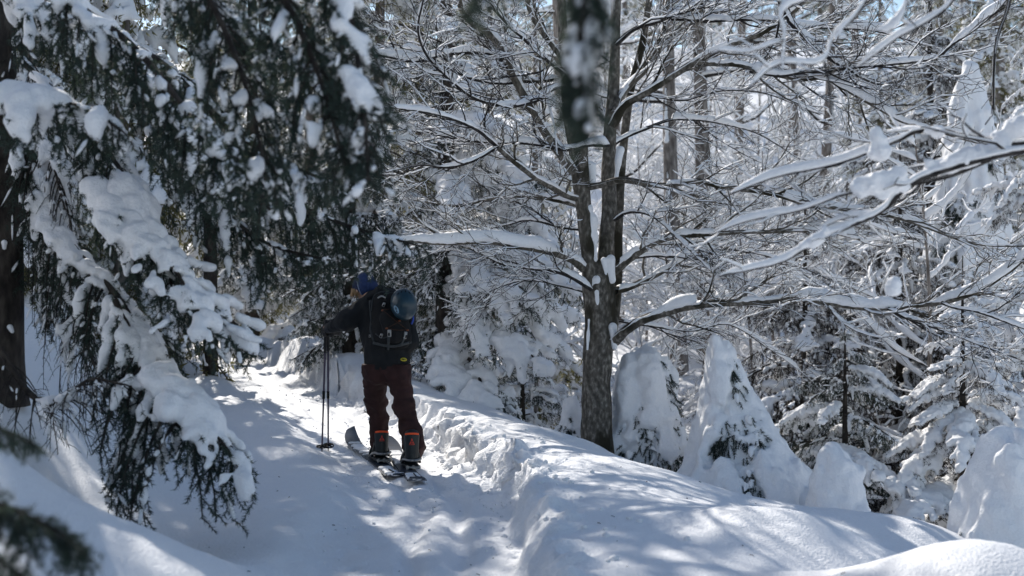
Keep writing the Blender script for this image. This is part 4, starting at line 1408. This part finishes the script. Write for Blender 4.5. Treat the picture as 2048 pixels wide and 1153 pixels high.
_, JV, JQ = sol('jacket', jk, M_JACKET, .010, .045, WR, cut=lambda g: hemz + .012 * np.sin(g[..., 0] * 20) - g[..., 2])
sol('hood', [cc(742, 594, 12.24, .045, 762, 584, 12.20, .05), cc(762, 584, 12.20, .05, 798, 596, 12.18, .045), cc(770, 600, 12.2, .06, 785, 604, 12.18, .06)], M_JACKET, .010, .03, [(.010, (16, 16, 16), 8), (.004, (40, 40, 40), 2)])
# trousers
pt = [cc(751, 726, 12.2, .120, 751, 746, 12.21, .112), cc(792, 726, 12.18, .120, 794, 748, 12.17, .112), cc(771, 724, 12.19, .12, 771, 745, 12.19, .10), cc(748, 746, 12.21, .108, 753, 800, 12.40, .088), cc(753, 800, 12.40, .088, 758, 845, 12.46, .082), cc(758, 845, 12.46, .082, 757, 884, 12.48, .080),
      cc(796, 748, 12.17, .108, 808, 810, 12.14, .090), cc(808, 810, 12.14, .090, 822, 860, 12.06, .085), cc(822, 860, 12.06, .085, 829, 900, 12.03, .090)]
WP = [(.016, (7, 7, 15), 15), (.012, (14, 14, 24), 16), (.005, (40, 40, 40), 17)]
waist = P(0, 728, 12.2)[2]
sol('trousers', pt, M_PANTS, .011, .03, WP, cut=lambda g: g[..., 2] - waist)
# gloves: a palm, four bent fingers and a thumb closed round the grips
grip = P(654, 662, 12.56)


def glove(c, d, sgn, parent=person):
    d = norm(np.array(d, float))                    # along the grip, upward
    out = norm(np.cross(d, [0, 1.0, 0])) * sgn      # away from the palm
    f = np.cross(d, out)
    pr = [(c - out * .040 + d * .035, .026, c - out * .040 - d * .035, .024), (c - out * .046 + d * .01, .030, c - out * .052 + d * .0 - f * .02, .033)]
    for q, (h, l, rr) in enumerate([(.038, .92, .0135), (.013, 1.0, .0145), (-.012, .96, .014), (-.036, .84, .0125)]):
        p0 = c - out * .030 + d * h - f * .026
        p1 = c + out * .010 * l + d * (h - .002) - f * .034 * l
        p2 = c + out * .030 * l + d * (h - .004) + f * .000
        p3 = c + out * .012 * l + d * (h - .006) + f * .026 * l
        pr += [(p0, rr * 1.08, p1, rr), (p1, rr, p2, rr * .95), (p2, rr * .95, p3, rr * .85)]
    t0, t1, t2 = c - out * .040 + d * .030 + f * .012, c - out * .018 + d * .052 + f * .030, c + out * .012 + d * .046 + f * .034
    pr += [(t0, .017, t1, .015), (t1, .015, t2, .013)]
    pr += [(c - out * .055 - f * .02, .036, c - out * .085 - f * .045, .042)]
    return pr


sol('glove', glove(grip, (.02, .06, 1), 1) + [(P(664, 655, 12.46), .05, P(658, 657, 12.5), .046)], M_GLOVE, .0065, .008, [(.002, (60, 60, 60), 3)])
sol('glove', glove(P(800, 704, 12.60), (.1, .3, 1), -1), M_GLOVE, .0065, .008, [(.002, (60, 60, 60), 3)])
# hat, band, hair
ht = [(HD + hu * .030 - face * .012, .104, HD + hu * .012 - face * .02, .104)]
fh = norm(np.array([-.90, .30, -.25]))
pl = HD + fh * .012
sol('hat', ht, M_HATB, .008, .02, [(.004, (30, 30, 30), 3)], cut=lambda g: np.maximum((g - pl) @ fh, -((g - (HD - hu * .075)) @ hu)))
sol('hat_front', [(HD + hu * .030 + face * .0, .103, HD + hu * .018 + face * .01, .102)], M_NAVY, .008, .02, [(.003, (30, 30, 30), 3)], cut=lambda g: np.maximum(-((g - pl) @ fh), -((g - (HD - hu * .035)) @ hu)))
a = np.linspace(-.25 * np.pi, 1.25 * np.pi, 40)
fs_ = norm(np.cross(fh, [0, 0, 1]))
fu = np.cross(fs_, fh)
ring = pl + (np.cos(a)[:, None] * fs_ + np.sin(a)[:, None] * fu) * .106 + hu * .022
mb = MB()
tubes(mb, ring, .006, 6, 0)
obj('hat_trim', mb.mesh('hat_trim', M_PALE, PB), person)
mb = MB()
H_ = []
for i in range(70):
    sg = rng.choice([-1, 1])
    p = HD + hs_ * sg * rng.uniform(.055, .09) + face * rng.uniform(.0, .085) + hu * rng.uniform(.0, .035)
    q = p - hu * rng.uniform(.06, .10) + hs_ * sg * rng.uniform(-.01, .022) + face * rng.uniform(-.02, .02)
    H_.append(np.stack([p, (p + q) / 2 + hs_ * sg * .012, q]))
tubes(mb, np.array(H_), np.array([[.006, .006, .002]]), 4, 0)
obj('hair', mb.mesh('hair', M_HAIR, PB), person)
# boots
for (x, y0, y1, Yb, dx) in ((761, 868, 914, 12.44, -4), (823, 874, 931, 11.98, -3)):
    fw = np.array([-.28, .96, 0])
    hl = P(x, y1, Yb)
    sol('boot', [(P(x, y0, Yb + .02), .068, P(x, (y0 + y1) / 2, Yb + .02), .064), (P(x, (y0 + y1) / 2, Yb + .02), .064, hl + [0, .02, .05], .056), (hl + [0, .02, .045], .052, hl + fw * .20 + [0, 0, .035], .046)], M_BOOT, .009, .03, [(.004, (25, 25, 25), 4)])

# --- marks laid on a surface
def surface(V, Q):
    return BVHTree.FromPolygons([Vector(v) for v in V], [tuple(int(i) for i in q) for q in Q])


def lay(tree, px, py, lift=.004, y0=9.5, fallback=12.1):
    o = Vector((0, 0, CZ))
    d = Vector(P(px, py, 1.0) - np.array([0, 0, CZ])).normalized()
    hit = tree.ray_cast(o + d * y0, d)
    if hit[0] is None:
        return P(px, py, fallback), np.array([0, -1.0, 0])
    n_ = np.array(hit[1])
    n_ = n_ if n_[1] < 0 else -n_
    return np.array(hit[0]) + n_ * lift, n_


def lay_line(tree, pts, n=16, lift=.005):
    q = resample(np.array([(a, b, 0) for a, b in pts], float), n)
    r = [lay(tree, a, b, lift) for a, b, _ in q]
    return np.array([v[0] for v in r]), np.array([v[1] for v in r])


def ribbon(mb, pts, nrm, w, th=.004):
    t = norm(np.gradient(pts, axis=0))
    s = norm(np.cross(t, nrm))
    u = nrm * th
    V = np.stack([pts - s * w - u, pts + s * w - u, pts + s * w + u, pts - s * w + u], 1)
    n = len(pts)
    idx = np.arange(n * 4).reshape(n, 4)
    j = np.roll(idx, -1, 1)
    mb.add(V.reshape(-1, 3), None, np.vstack([np.stack([idx[:-1], j[:-1], j[1:], idx[1:]], -1).reshape(-1, 4), [idx[0][::-1], idx[-1]]]))


def flat_shape(tree, cx, cy, pts, th=.003, scale=1.0, lift=.003):
    """a small thin plate with outline pts (photo pixels about cx, cy) lying on a surface"""
    c, n_ = lay(tree, cx, cy, lift)
    rt = norm(np.cross([0, 0, 1.0], -n_)) * -1
    rt = rt if rt[0] > 0 else -rt
    upv = norm(np.cross(rt, n_))
    upv = upv if upv[2] > 0 else -upv
    sc = c[1] / FPX * scale
    top = np.array([c + rt * a * sc - upv * b * sc + n_ * th for a, b in pts])
    bot = top - n_ * th * 2
    m = len(pts)
    V = np.vstack([top, bot, [top.mean(0)], [bot.mean(0)]])
    F = [(i, (i + 1) % m, 2 * m) for i in range(m)] + [(m + (i + 1) % m, m + i, 2 * m + 1) for i in range(m)]
    F += [(i, m + i, (i + 1) % m) for i in range(m)] + [((i + 1) % m, m + i, m + (i + 1) % m) for i in range(m)]
    return V, F


def oval(rx, ry, n=20, rot=0.):
    return [(rx * math.cos(a) * math.cos(rot) - ry * math.sin(a) * math.sin(rot), rx * math.cos(a) * math.sin(rot) + ry * math.sin(a) * math.cos(rot)) for a in np.linspace(0, 2 * np.pi, n, endpoint=False)]


jt = surface(JV, JQ)
V, F = flat_shape(jt, 806.5, 719.5, oval(7.4, 3.6, rot=.1), lift=.006)
em = obj('jacket_emblem', MB().add(V, F).mesh('jacket_emblem', M_YEL, PB), person)
em['label'] = 'yellow oval logo with a dark eye on the jacket hem'
mb = MB()
for dx, sh in ((-2.6, [(-2.6, -.2), (-.5, -1.4), (1.6, -1.3), (.4, -.2), (1.0, .9), (-1.0, 1.1)]), (2.8, [(2.6, .2), (.5, 1.4), (-1.6, 1.3), (-.4, .2), (-1.0, -.9), (1.0, -1.1)]), (0, oval(1.5, 1.7, 10))):
    V, F = flat_shape(jt, 806.5 + dx, 719.5 + dx * .1, sh, lift=.0095)
    mb.add(V, F)
obj('emblem_print', mb.mesh('emblem_print', M_PACK, PB), em)

# ------------------------------------------------------------------ backpack
KB = P(783, 650, 12.12)
pack = thing('backpack', 'black touring backpack with grey clips and a crossed brown cord on the skier', 'backpack', KB)
PS = ((0, 1, 0), 1.5)
pk = [cc(768, 603, 12.12, .088, 780, 675, 12.07, .105, *PS), cc(790, 606, 12.10, .092, 800, 676, 12.06, .102, *PS), cc(757, 612, 12.13, .07, 765, 668, 12.10, .085, *PS), cc(780, 640, 12.02, .085, 790, 668, 12.0, .085, *PS),
      cc(765, 600, 12.10, .055, 795, 604, 12.08, .06)]
_, KV, KQ = sol('pack_body', pk, M_PACK, .010, .03, [(.006, (16, 16, 10), 4), (.004, (36, 36, 22), 6)], pack, KB)
kt = surface(np.vstack([KV, JV]), np.vstack([KQ, JQ + len(KV)]))


def web(name, pts, w, mat, th=.003, lift=.006, n=14, parent=pack, base=KB):
    q, nn = lay_line(kt, pts, n, lift)
    mb = MB()
    ribbon(mb, q, nn, w, th)
    return obj(name, mb.mesh(name, mat, base), parent)


web('strap', [(741, 598), (741, 612), (743, 640), (742, 662), (748, 682)], .010, M_WEB)
web('strap', [(779, 662), (778, 680), (776, 699)], .011, M_WEB)
web('strap', [(809, 664), (806, 680), (800, 692)], .010, M_WEB)
web('strap', [(746, 686), (765, 690), (790, 692), (822, 684)], .013, M_WEB)
web('handle', [(757, 597), (764, 594), (772, 597)], .006, M_BUCK, lift=.012)
web('piping', [(744, 622), (746, 602), (752, 590), (766, 585)], .003, M_WEB, th=.004)
web('zip', [(752, 668), (764, 676), (776, 674)], .004, M_WEB)


def cord(pts, r=.0035, mat=M_CORD, name='cord', lift=.008):
    q, nn = lay_line(kt, pts, 16, lift)
    mb = MB()
    tubes(mb, q, r, 6, 0)
    return obj(name, mb.mesh(name, mat, KB), pack)


cord([(767, 622), (790, 642), (813, 661)])
cord([(775, 657), (798, 643), (806, 632)])
cord([(775, 657), (794, 661), (813, 661)])
cord([(767, 622), (784, 620), (796, 622)])
for x, y in ((766, 622), (774.5, 657), (813.5, 661), (797, 643)):
    V, F = flat_shape(kt, x, y, [(-2.3, -1.5), (2.3, -1.8), (2.4, 1.4), (-2.2, 1.7)], th=.005, lift=.010)
    obj('cord_tab', MB().add(V, F).mesh('cord_tab', M_TAB, KB), pack)
for x, y, w, h, rt_ in ((780, 667, 3.6, 7.2, 0), (809, 670.5, 3.6, 7.2, 0), (768.5, 609, 2.6, 4.4, .5), (741, 673, 2.0, 2.6, 0), (764, 672, 3.0, 4.5, .4)):
    out = [(-w, -h * .8), (-w * .7, -h), (w * .7, -h), (w, -h * .8), (w, h * .8), (w * .7, h), (-w * .7, h), (-w, h * .8)]
    c_, s_ = math.cos(rt_), math.sin(rt_)
    out = [(a * c_ - b * s_, a * s_ + b * c_) for a, b in out]
    V, F = flat_shape(kt, x, y, out, th=.006, lift=.010)
    bk = obj('buckle', MB().add(V, F).mesh('buckle', M_BUCK if h > 4.5 or rt_ == .5 else M_METAL, KB), pack)
    V, F = flat_shape(kt, x, y + h * .25, [(a * .55, b * .45) for a, b in out], th=.003, lift=.017)
    obj('buckle_slot', MB().add(V, F).mesh('buckle_slot', M_PACK, KB), bk)
mb = MB()
tubes(mb, resample([P(823, 648, 12.12), P(826, 640, 12.10), P(825.5, 631, 12.12), P(820, 624, 12.18)], 14), .009, 8, 0)
obj('hose', mb.mesh('hose', M_BLUE, KB), pack)

# ------------------------------------------------------------------ helmet strapped on the pack
HC = P(807.5, 609, 11.96)
hel = thing('helmet', 'dark teal helmet strapped to the top of the backpack', 'helmet', HC)
nu, nv = 30, 48
pol = np.linspace(0, radians(118), nu)
azi = np.linspace(0, 2 * np.pi, nv, endpoint=False)
axz = norm(np.array([.18, -1, .12]))
axx = norm(np.cross([0, 0, 1.0], axz)) * -1
axx = axx if axx[0] > 0 else -axx
axy = norm(np.cross(axz, axx))
axy = axy if axy[2] > 0 else -axy
tl = radians(8)
axx, axy = axx * math.cos(tl) + axy * math.sin(tl), axy * math.cos(tl) - axx * math.sin(tl)
PO, AZ = np.meshgrid(pol, azi, indexing='ij')
rid = 1 + .012 * np.exp(-((np.sin(PO) * np.cos(AZ) - .28) / .05) ** 2) - .010 * np.exp(-((np.sin(PO) * np.cos(AZ) + .1) / .04) ** 2)


def dome(s):
    return HC + (axx * (np.sin(PO) * np.cos(AZ) * .112)[..., None] + axy * (np.sin(PO) * np.sin(AZ) * .137)[..., None] + axz * (np.cos(PO) * .115)[..., None]) * (rid * s)[..., None]


V = np.concatenate([dome(1.0).reshape(-1, 3), dome(.90).reshape(-1, 3)])
idx = np.arange(nu * nv).reshape(nu, nv)
j = np.roll(idx, -1, 1)
q1 = np.stack([idx[:-1], idx[1:], j[1:], j[:-1]], -1).reshape(-1, 4)
o2 = nu * nv
q2 = q1[:, ::-1] + o2
q3 = np.stack([idx[-1], idx[-1] + o2, j[-1] + o2, j[-1]], -1)
obj('shell', MB().add(V, None, np.vstack([q1, q2, q3])).mesh('shell', M_SHELL, HC), hel)
mb = MB()
edge = dome(.955)[-1]
tubes(mb, np.vstack([edge, edge[:2]]), .009, 6, 0)
obj('rim', mb.mesh('rim', M_PACK, HC), hel)
htree = surface(dome(1.0).reshape(-1, 3), q1)
V, F = flat_shape(htree, 793, 619.5, oval(5.2, 8.8, 18, -.35), th=.001, lift=.0015)
bd = obj('badge', MB().add(V, F).mesh('badge', M_BADGE, HC), hel)
mb = MB()
for sh, dx, dy in (([(-2.4, -3.5), (.2, -5.5), (1.6, -2.2), (.6, .2), (-1.6, .8)], 0, 0), ([(-1.4, 2.0), (.8, 1.2), (2.4, 3.2), (1.4, 5.4), (-.6, 5.0)], 0, 0)):
    V, F = flat_shape(htree, 793 + dx, 619.5 + dy, sh, th=.001, lift=.0035)
    mb.add(V, F)
obj('badge_print', mb.mesh('badge_print', M_SHELL, HC), bd)
for x, y, a_ in ((796, 588, .5), (803, 584, .25), (811, 583, 0), (819, 586, -.3)):
    V, F = flat_shape(htree, x, y, oval(1.2, 3.4, 10, a_), th=.001, lift=.0012)
    obj('vent', MB().add(V, F).mesh('vent', M_PACK, HC), hel)

# ------------------------------------------------------------------ split boards with bindings
def board(tail, tip, w, label, hb, inner, seed):
    tail, tip = np.asarray(tail, float), np.asarray(tip, float)
    ax = tip - tail
    L = np.linalg.norm(ax[:2])
    f = np.array([ax[0], ax[1], 0]) / L
    s = np.array([f[1], -f[0], 0])
    n = 50
    u = np.linspace(0, 1, n)
    ctr = tail + u[:, None] * np.array([f[0] * L, f[1] * L, 0])
    zg = np.array([gz(c[0], c[1]) for c in ctr])
    zg = np.polyval(np.polyfit(u, zg, 2), u) + .022
    z = zg + .12 * np.clip((u - .78) / .22, 0, 1) ** 2 + .04 * np.clip((.08 - u) / .08, 0, 1) ** 2
    tipf = np.sqrt(np.clip(1 - np.clip((u - .86) / .14, 0, 1) ** 2, 0, 1))
    tailf = np.sqrt(np.clip(1 - np.clip((.06 - u) / .06, 0, 1) ** 2 * .55, 0, 1))
    side_cut = 1 - .10 * np.sin(np.pi * u)
    ed = inner * np.full(n, w / 2)
    ou = -inner * (w / 2) + inner * w * (1 - tipf * tailf * side_cut)
    base = thing('split_board', label, 'ski', [float(v) for v in ctr[n // 2][:2]] + [float(zg[n // 2])])
    B = np.array(base.location)
    V = []
    for k in range(n):
        for e, zz in ((ed[k], .006), (ou[k], .006), (ou[k], -.006), (ed[k], -.006)):
            V.append([ctr[k][0] + s[0] * e, ctr[k][1] + s[1] * e, z[k] + zz])
    idx = np.arange(n * 4).reshape(n, 4)
    j = np.roll(idx, -1, 1)
    Q = np.vstack([np.stack([idx[:-1], idx[1:], j[1:], j[:-1]], -1).reshape(-1, 4), [idx[0], idx[-1][::-1]]])
    obj('board', MB().add(np.array(V), None, Q).mesh('board', M_BOARD, B, smooth=False), base)
    # snow lying on the top sheet
    r = np.random.default_rng(seed)
    pr = []
    for k in list(range(1, int(n * .24))) + list(range(int(n * .55), int(n * .84), 1)):
        if r.random() < .82:
            c = ctr[k] + s * (ed[k] + ou[k]) / 2 + [0, 0, 0]
            c[2] = z[k] + .008
            e = .30 * abs(ed[k] - ou[k]) * r.uniform(.6, 1.1)
            if e > .006:
                pr.append((c - s * e, .024, c + s * e, .024, (0, 0, 1), 1.9))
    V2, Q2 = solid(pr, .008, .022, [(.006, (22, 22, 22), 2), (.003, (50, 50, 50), 3)])
    obj('snow', MB().add(V2, None, Q2).mesh('board_snow', M_SNOW, B), base)
    mb = MB()
    k = 3
    pp = np.array([ctr[k] + s * e + [0, 0, 0] for e in (ed[k] * 1.08, (ed[k] + ou[k]) / 2, ou[k] * 1.08)])
    pp[:, 2] = z[k] + np.array([-.004, .026, -.004])
    tubes(mb, resample(pp, 12), .006, 6, 0)
    tubes(mb, np.array([pp[1] + f * .0, pp[1] + f * .1, pp[1] + f * .22]), .005, 6, 0)
    obj('skin_clip', mb.mesh('skin_clip', M_PACK, B), base)
    # binding
    hx, hy0, hy1, Yh, hw = hb
    ft = P(hx, hy1, Yh)
    gb = np.array([ft[0], ft[1], 0])
    gb[2] = np.interp(((gb - tail) @ f) / L, u, z) + .010
    mb = MB()
    pl_ = [(-.055, -.10), (.055, -.10), (.060, .16), (-.060, .16)]
    lo = np.array([gb + s * a + f * b for a, b in pl_])
    V3 = np.vstack([lo, lo + [0, 0, .024]])
    bxq = [(3, 2, 1, 0), (4, 5, 6, 7), (0, 1, 5, 4), (1, 2, 6, 5), (2, 3, 7, 6), (3, 0, 4, 7)]
    mb.add(V3, None, bxq)
    bs = obj('binding_plate', mb.mesh('binding_plate', M_HB, B, smooth=False), base)
    mb = MB()
    for sg in (-1, 1):
        p0 = gb + s * .066 * sg + f * .16 + [0, 0, .02]
        tubes(mb, resample([p0, gb + s * .072 * sg + f * .05 + [0, 0, .05], gb + s * .070 * sg - f * .06 + [0, 0, .075], gb + s * .045 * sg - f * .105 + [0, 0, .07], gb - f * .118 + [0, 0, .066]], 20), .011, 8, 0)
    obj('heel_hoop', mb.mesh('heel_hoop', M_METAL, B), bs)
    mb = MB()
    for (b0, h0) in ((.02, .135), (.13, .10)):
        a_ = np.linspace(0, np.pi, 16)
        tubes(mb, gb + f * b0 + np.cos(a_)[:, None] * s * .072 + np.sin(a_)[:, None] * np.array([0, 0, h0]) + [0, 0, .03], .012, 6, 0)
    obj('ankle_strap', mb.mesh('ankle_strap', M_HB, B), bs)
    mb = MB()
    for q in range(3):
        tubes(mb, np.array([gb + s * (-.05 + .05 * q) - f * .13 + [0, 0, -.002], gb + s * (-.05 + .05 * q) - f * .13 + [0, 0, .03]]), .010, 8, 0)
    lo = np.array([gb + s * a - f * b + [0, 0, c] for a, b, c in [(-.06, .145, .008), (.06, .145, .008), (.06, .10, .008), (-.06, .10, .008)]])
    mb.add(np.vstack([lo, lo + [0, 0, .012]]), None, bxq)
    obj('heel_riser', mb.mesh('heel_riser', M_METAL, B, smooth=False), bs)
    # highback: a curved plate, wider at the top, facing backwards
    top = P(hx, hy0, Yh)[2]
    bot = gb[2] + .05
    m1, m2 = 14, 13
    hb_c = gb - f * .02
    V4 = []
    toward = norm(np.array([0, -1.0, 0]) * .55 - f * .45)
    rtv = np.array([-toward[1], toward[0], 0])

    def at(a, v, off=0.0):
        wv = hw * (.80 + .20 * v)
        zz = bot + (top - bot) * v
        rr = wv + off
        zz2 = zz - (.012 * (a / 1.25) ** 2 if v > .97 else 0)
        return hb_c + rtv * rr * math.sin(a) * 1.02 + toward * (rr * math.cos(a) * .75 + .035 - .012 * v) + np.array([0, 0, zz2 - hb_c[2]])
    for off in (0, -.008):
        for i in range(m1):
            for k in range(m2):
                V4.append(at(-1.25 + 2.5 * k / (m2 - 1), i / (m1 - 1), off))
    V4 = np.array(V4)
    id1 = np.arange(m1 * m2).reshape(m1, m2)
    qa = np.stack([id1[:-1, :-1], id1[:-1, 1:], id1[1:, 1:], id1[1:, :-1]], -1).reshape(-1, 4)
    qb = qa[:, ::-1] + m1 * m2
    loop = np.concatenate([id1[0], id1[1:, -1], id1[-1, ::-1][1:], id1[::-1, 0][1:-1]])
    ln_ = np.roll(loop, -1)
    qc = np.stack([loop, loop + m1 * m2, ln_ + m1 * m2, ln_], -1)
    hbk = obj('highback', MB().add(V4, None, np.vstack([qa, qb, qc])).mesh('highback', M_HB, B), base)
    mb = MB()
    tubes(mb, np.array([at(a, 1.0, -.002) + [0, 0, .002] for a in np.linspace(-.95, .95, 14)]), .0085, 8, 0)
    obj('top_edge', mb.mesh('top_edge', M_ORANGE, B), hbk)

    def print_(polys, mat, name):
        mb = MB()
        for pl2 in polys:
            vv = np.array([at(a, v, .003) for a, v in pl2])
            m = len(pl2)
            mb.add(np.vstack([vv, vv - toward * .004]), [(0, i, i + 1) for i in range(1, m - 1)], [(i, (i + 1) % m, m + (i + 1) % m, m + i) for i in range(m)])
        return obj(name, mb.mesh(name, mat, B, smooth=False), hbk)
    tri = [[(0, .86), (-.13, .76), (.13, .76)], [(-.16, .74), (-.33, .655), (-.07, .655), (-.03, .69)], [(.16, .74), (.33, .655), (.07, .655), (.03, .69)], [(-.06, .745), (.06, .745), (0, .70)]]
    let = [[(-.36 + .105 * q, .635), (-.36 + .105 * q, .612), (-.28 + .105 * q, .612), (-.28 + .105 * q, .635)] for q in range(7)]
    print_(tri + let, M_RED, 'emblem')
    print_([[(-.5, .58), (-.5, .2), (-.44, .2), (-.44, .58)], [(.5, .58), (.5, .2), (.44, .2), (.44, .58)], [(-.08, .52), (-.08, .25), (.08, .25), (.08, .52)]], M_BOOT, 'ridge')
    return base


def on_ground(px, py, Y):
    ys = np.arange(Y - 3, Y + 5, .01)
    q = np.array([P(px, py, v) for v in ys])
    below = q[:, 2] < ground(q[:, 0], q[:, 1]) + .02
    return q[int(np.argmax(below))]


board(on_ground(796, 953, 11.95), on_ground(694, 880, 13.6), .145, 'left half of the split board with its navy tip lifted from the snow', (762, 862, 918, 12.36, .066), 1, 1)
board(on_ground(838, 966, 11.55), on_ground(783, 895, 13.2), .145, 'right half of the split board with snow on its tail end', (823, 866, 936, 11.9, .066), -1, 2)

# ------------------------------------------------------------------ poles
def pole(top, tip, label, seed):
    top, tip = np.asarray(top, float), np.asarray(tip, float)
    tip[2] = gz(tip[0], tip[1]) - .03
    t = thing('ski_pole', label, 'ski pole', tip)
    d = norm(top - tip)
    L = np.linalg.norm(top - tip)
    mb = MB()
    tubes(mb, np.array([tip + d * .06, tip + d * L * .45]), np.array([[.0075, .0085]]), 10, 0)
    tubes(mb, np.array([tip + d * L * .44, tip + d * (L - .12)]), np.array([[.0095, .0095]]), 10, 0)
    obj('shaft', mb.mesh('shaft', M_POLE, tip), t)
    mb = MB()
    tubes(mb, np.array([tip + d * (L - .30), tip + d * (L - .13), tip + d * (L - .04), tip + d * (L - .01), tip + d * L]), np.array([[.012, .015, .017, .02, .012]]), 12, 0)
    obj('grip', mb.mesh('grip', M_GLOVE, tip), t)
    mb = MB()
    tubes(mb, np.array([tip + d * (L * .44 - .02), tip + d * (L * .44 + .05)]), np.array([[.013, .013]]), 10, 0)
    obj('clamp', mb.mesh('clamp', M_PACK, tip), t)
    mb = MB()
    s1 = norm(np.cross(d, [0, 1, 0.0]))
    s2 = np.cross(d, s1)
    c = tip + d * .085
    a_ = np.linspace(0, 2 * np.pi, 25)
    tubes(mb, c + (np.cos(a_)[:, None] * s1 + np.sin(a_)[:, None] * s2) * .048, .006, 6, 0)
    for q in range(5):
        e = (math.cos(q * 1.257) * s1 + math.sin(q * 1.257) * s2)
        tubes(mb, np.array([c + d * .012, c + e * .03 + d * .004, c + e * .05]), np.array([[.012, .008, .007]]), 6, 0)
    obj('basket', mb.mesh('basket', M_PACK, tip), t)
    mb = MB()
    tubes(mb, np.array([tip + d * .07, tip + d * .02, tip]), np.array([[.007, .005, .002]]), 8, 0)
    obj('tip', mb.mesh('tip', M_METAL, tip), t)
    mb = MB()
    lp = tip + d * (L - .01)
    tubes(mb, resample([lp, lp + s1 * .03 - d * .06, lp + s1 * .035 - d * .14, lp + s1 * .01 - d * .16, lp], 20), .005, 5, 0)
    obj('wrist_strap', mb.mesh('wrist_strap', M_WEB, tip), t)


pole(P(652, 640, 12.57), P(643.5, 908, 12.75), 'left one of the two ski poles held in the skier\'s left hand', 1)
pole(P(656, 641, 12.58), P(656.5, 894, 13.05), 'right one of the two ski poles held in the skier\'s left hand', 2)
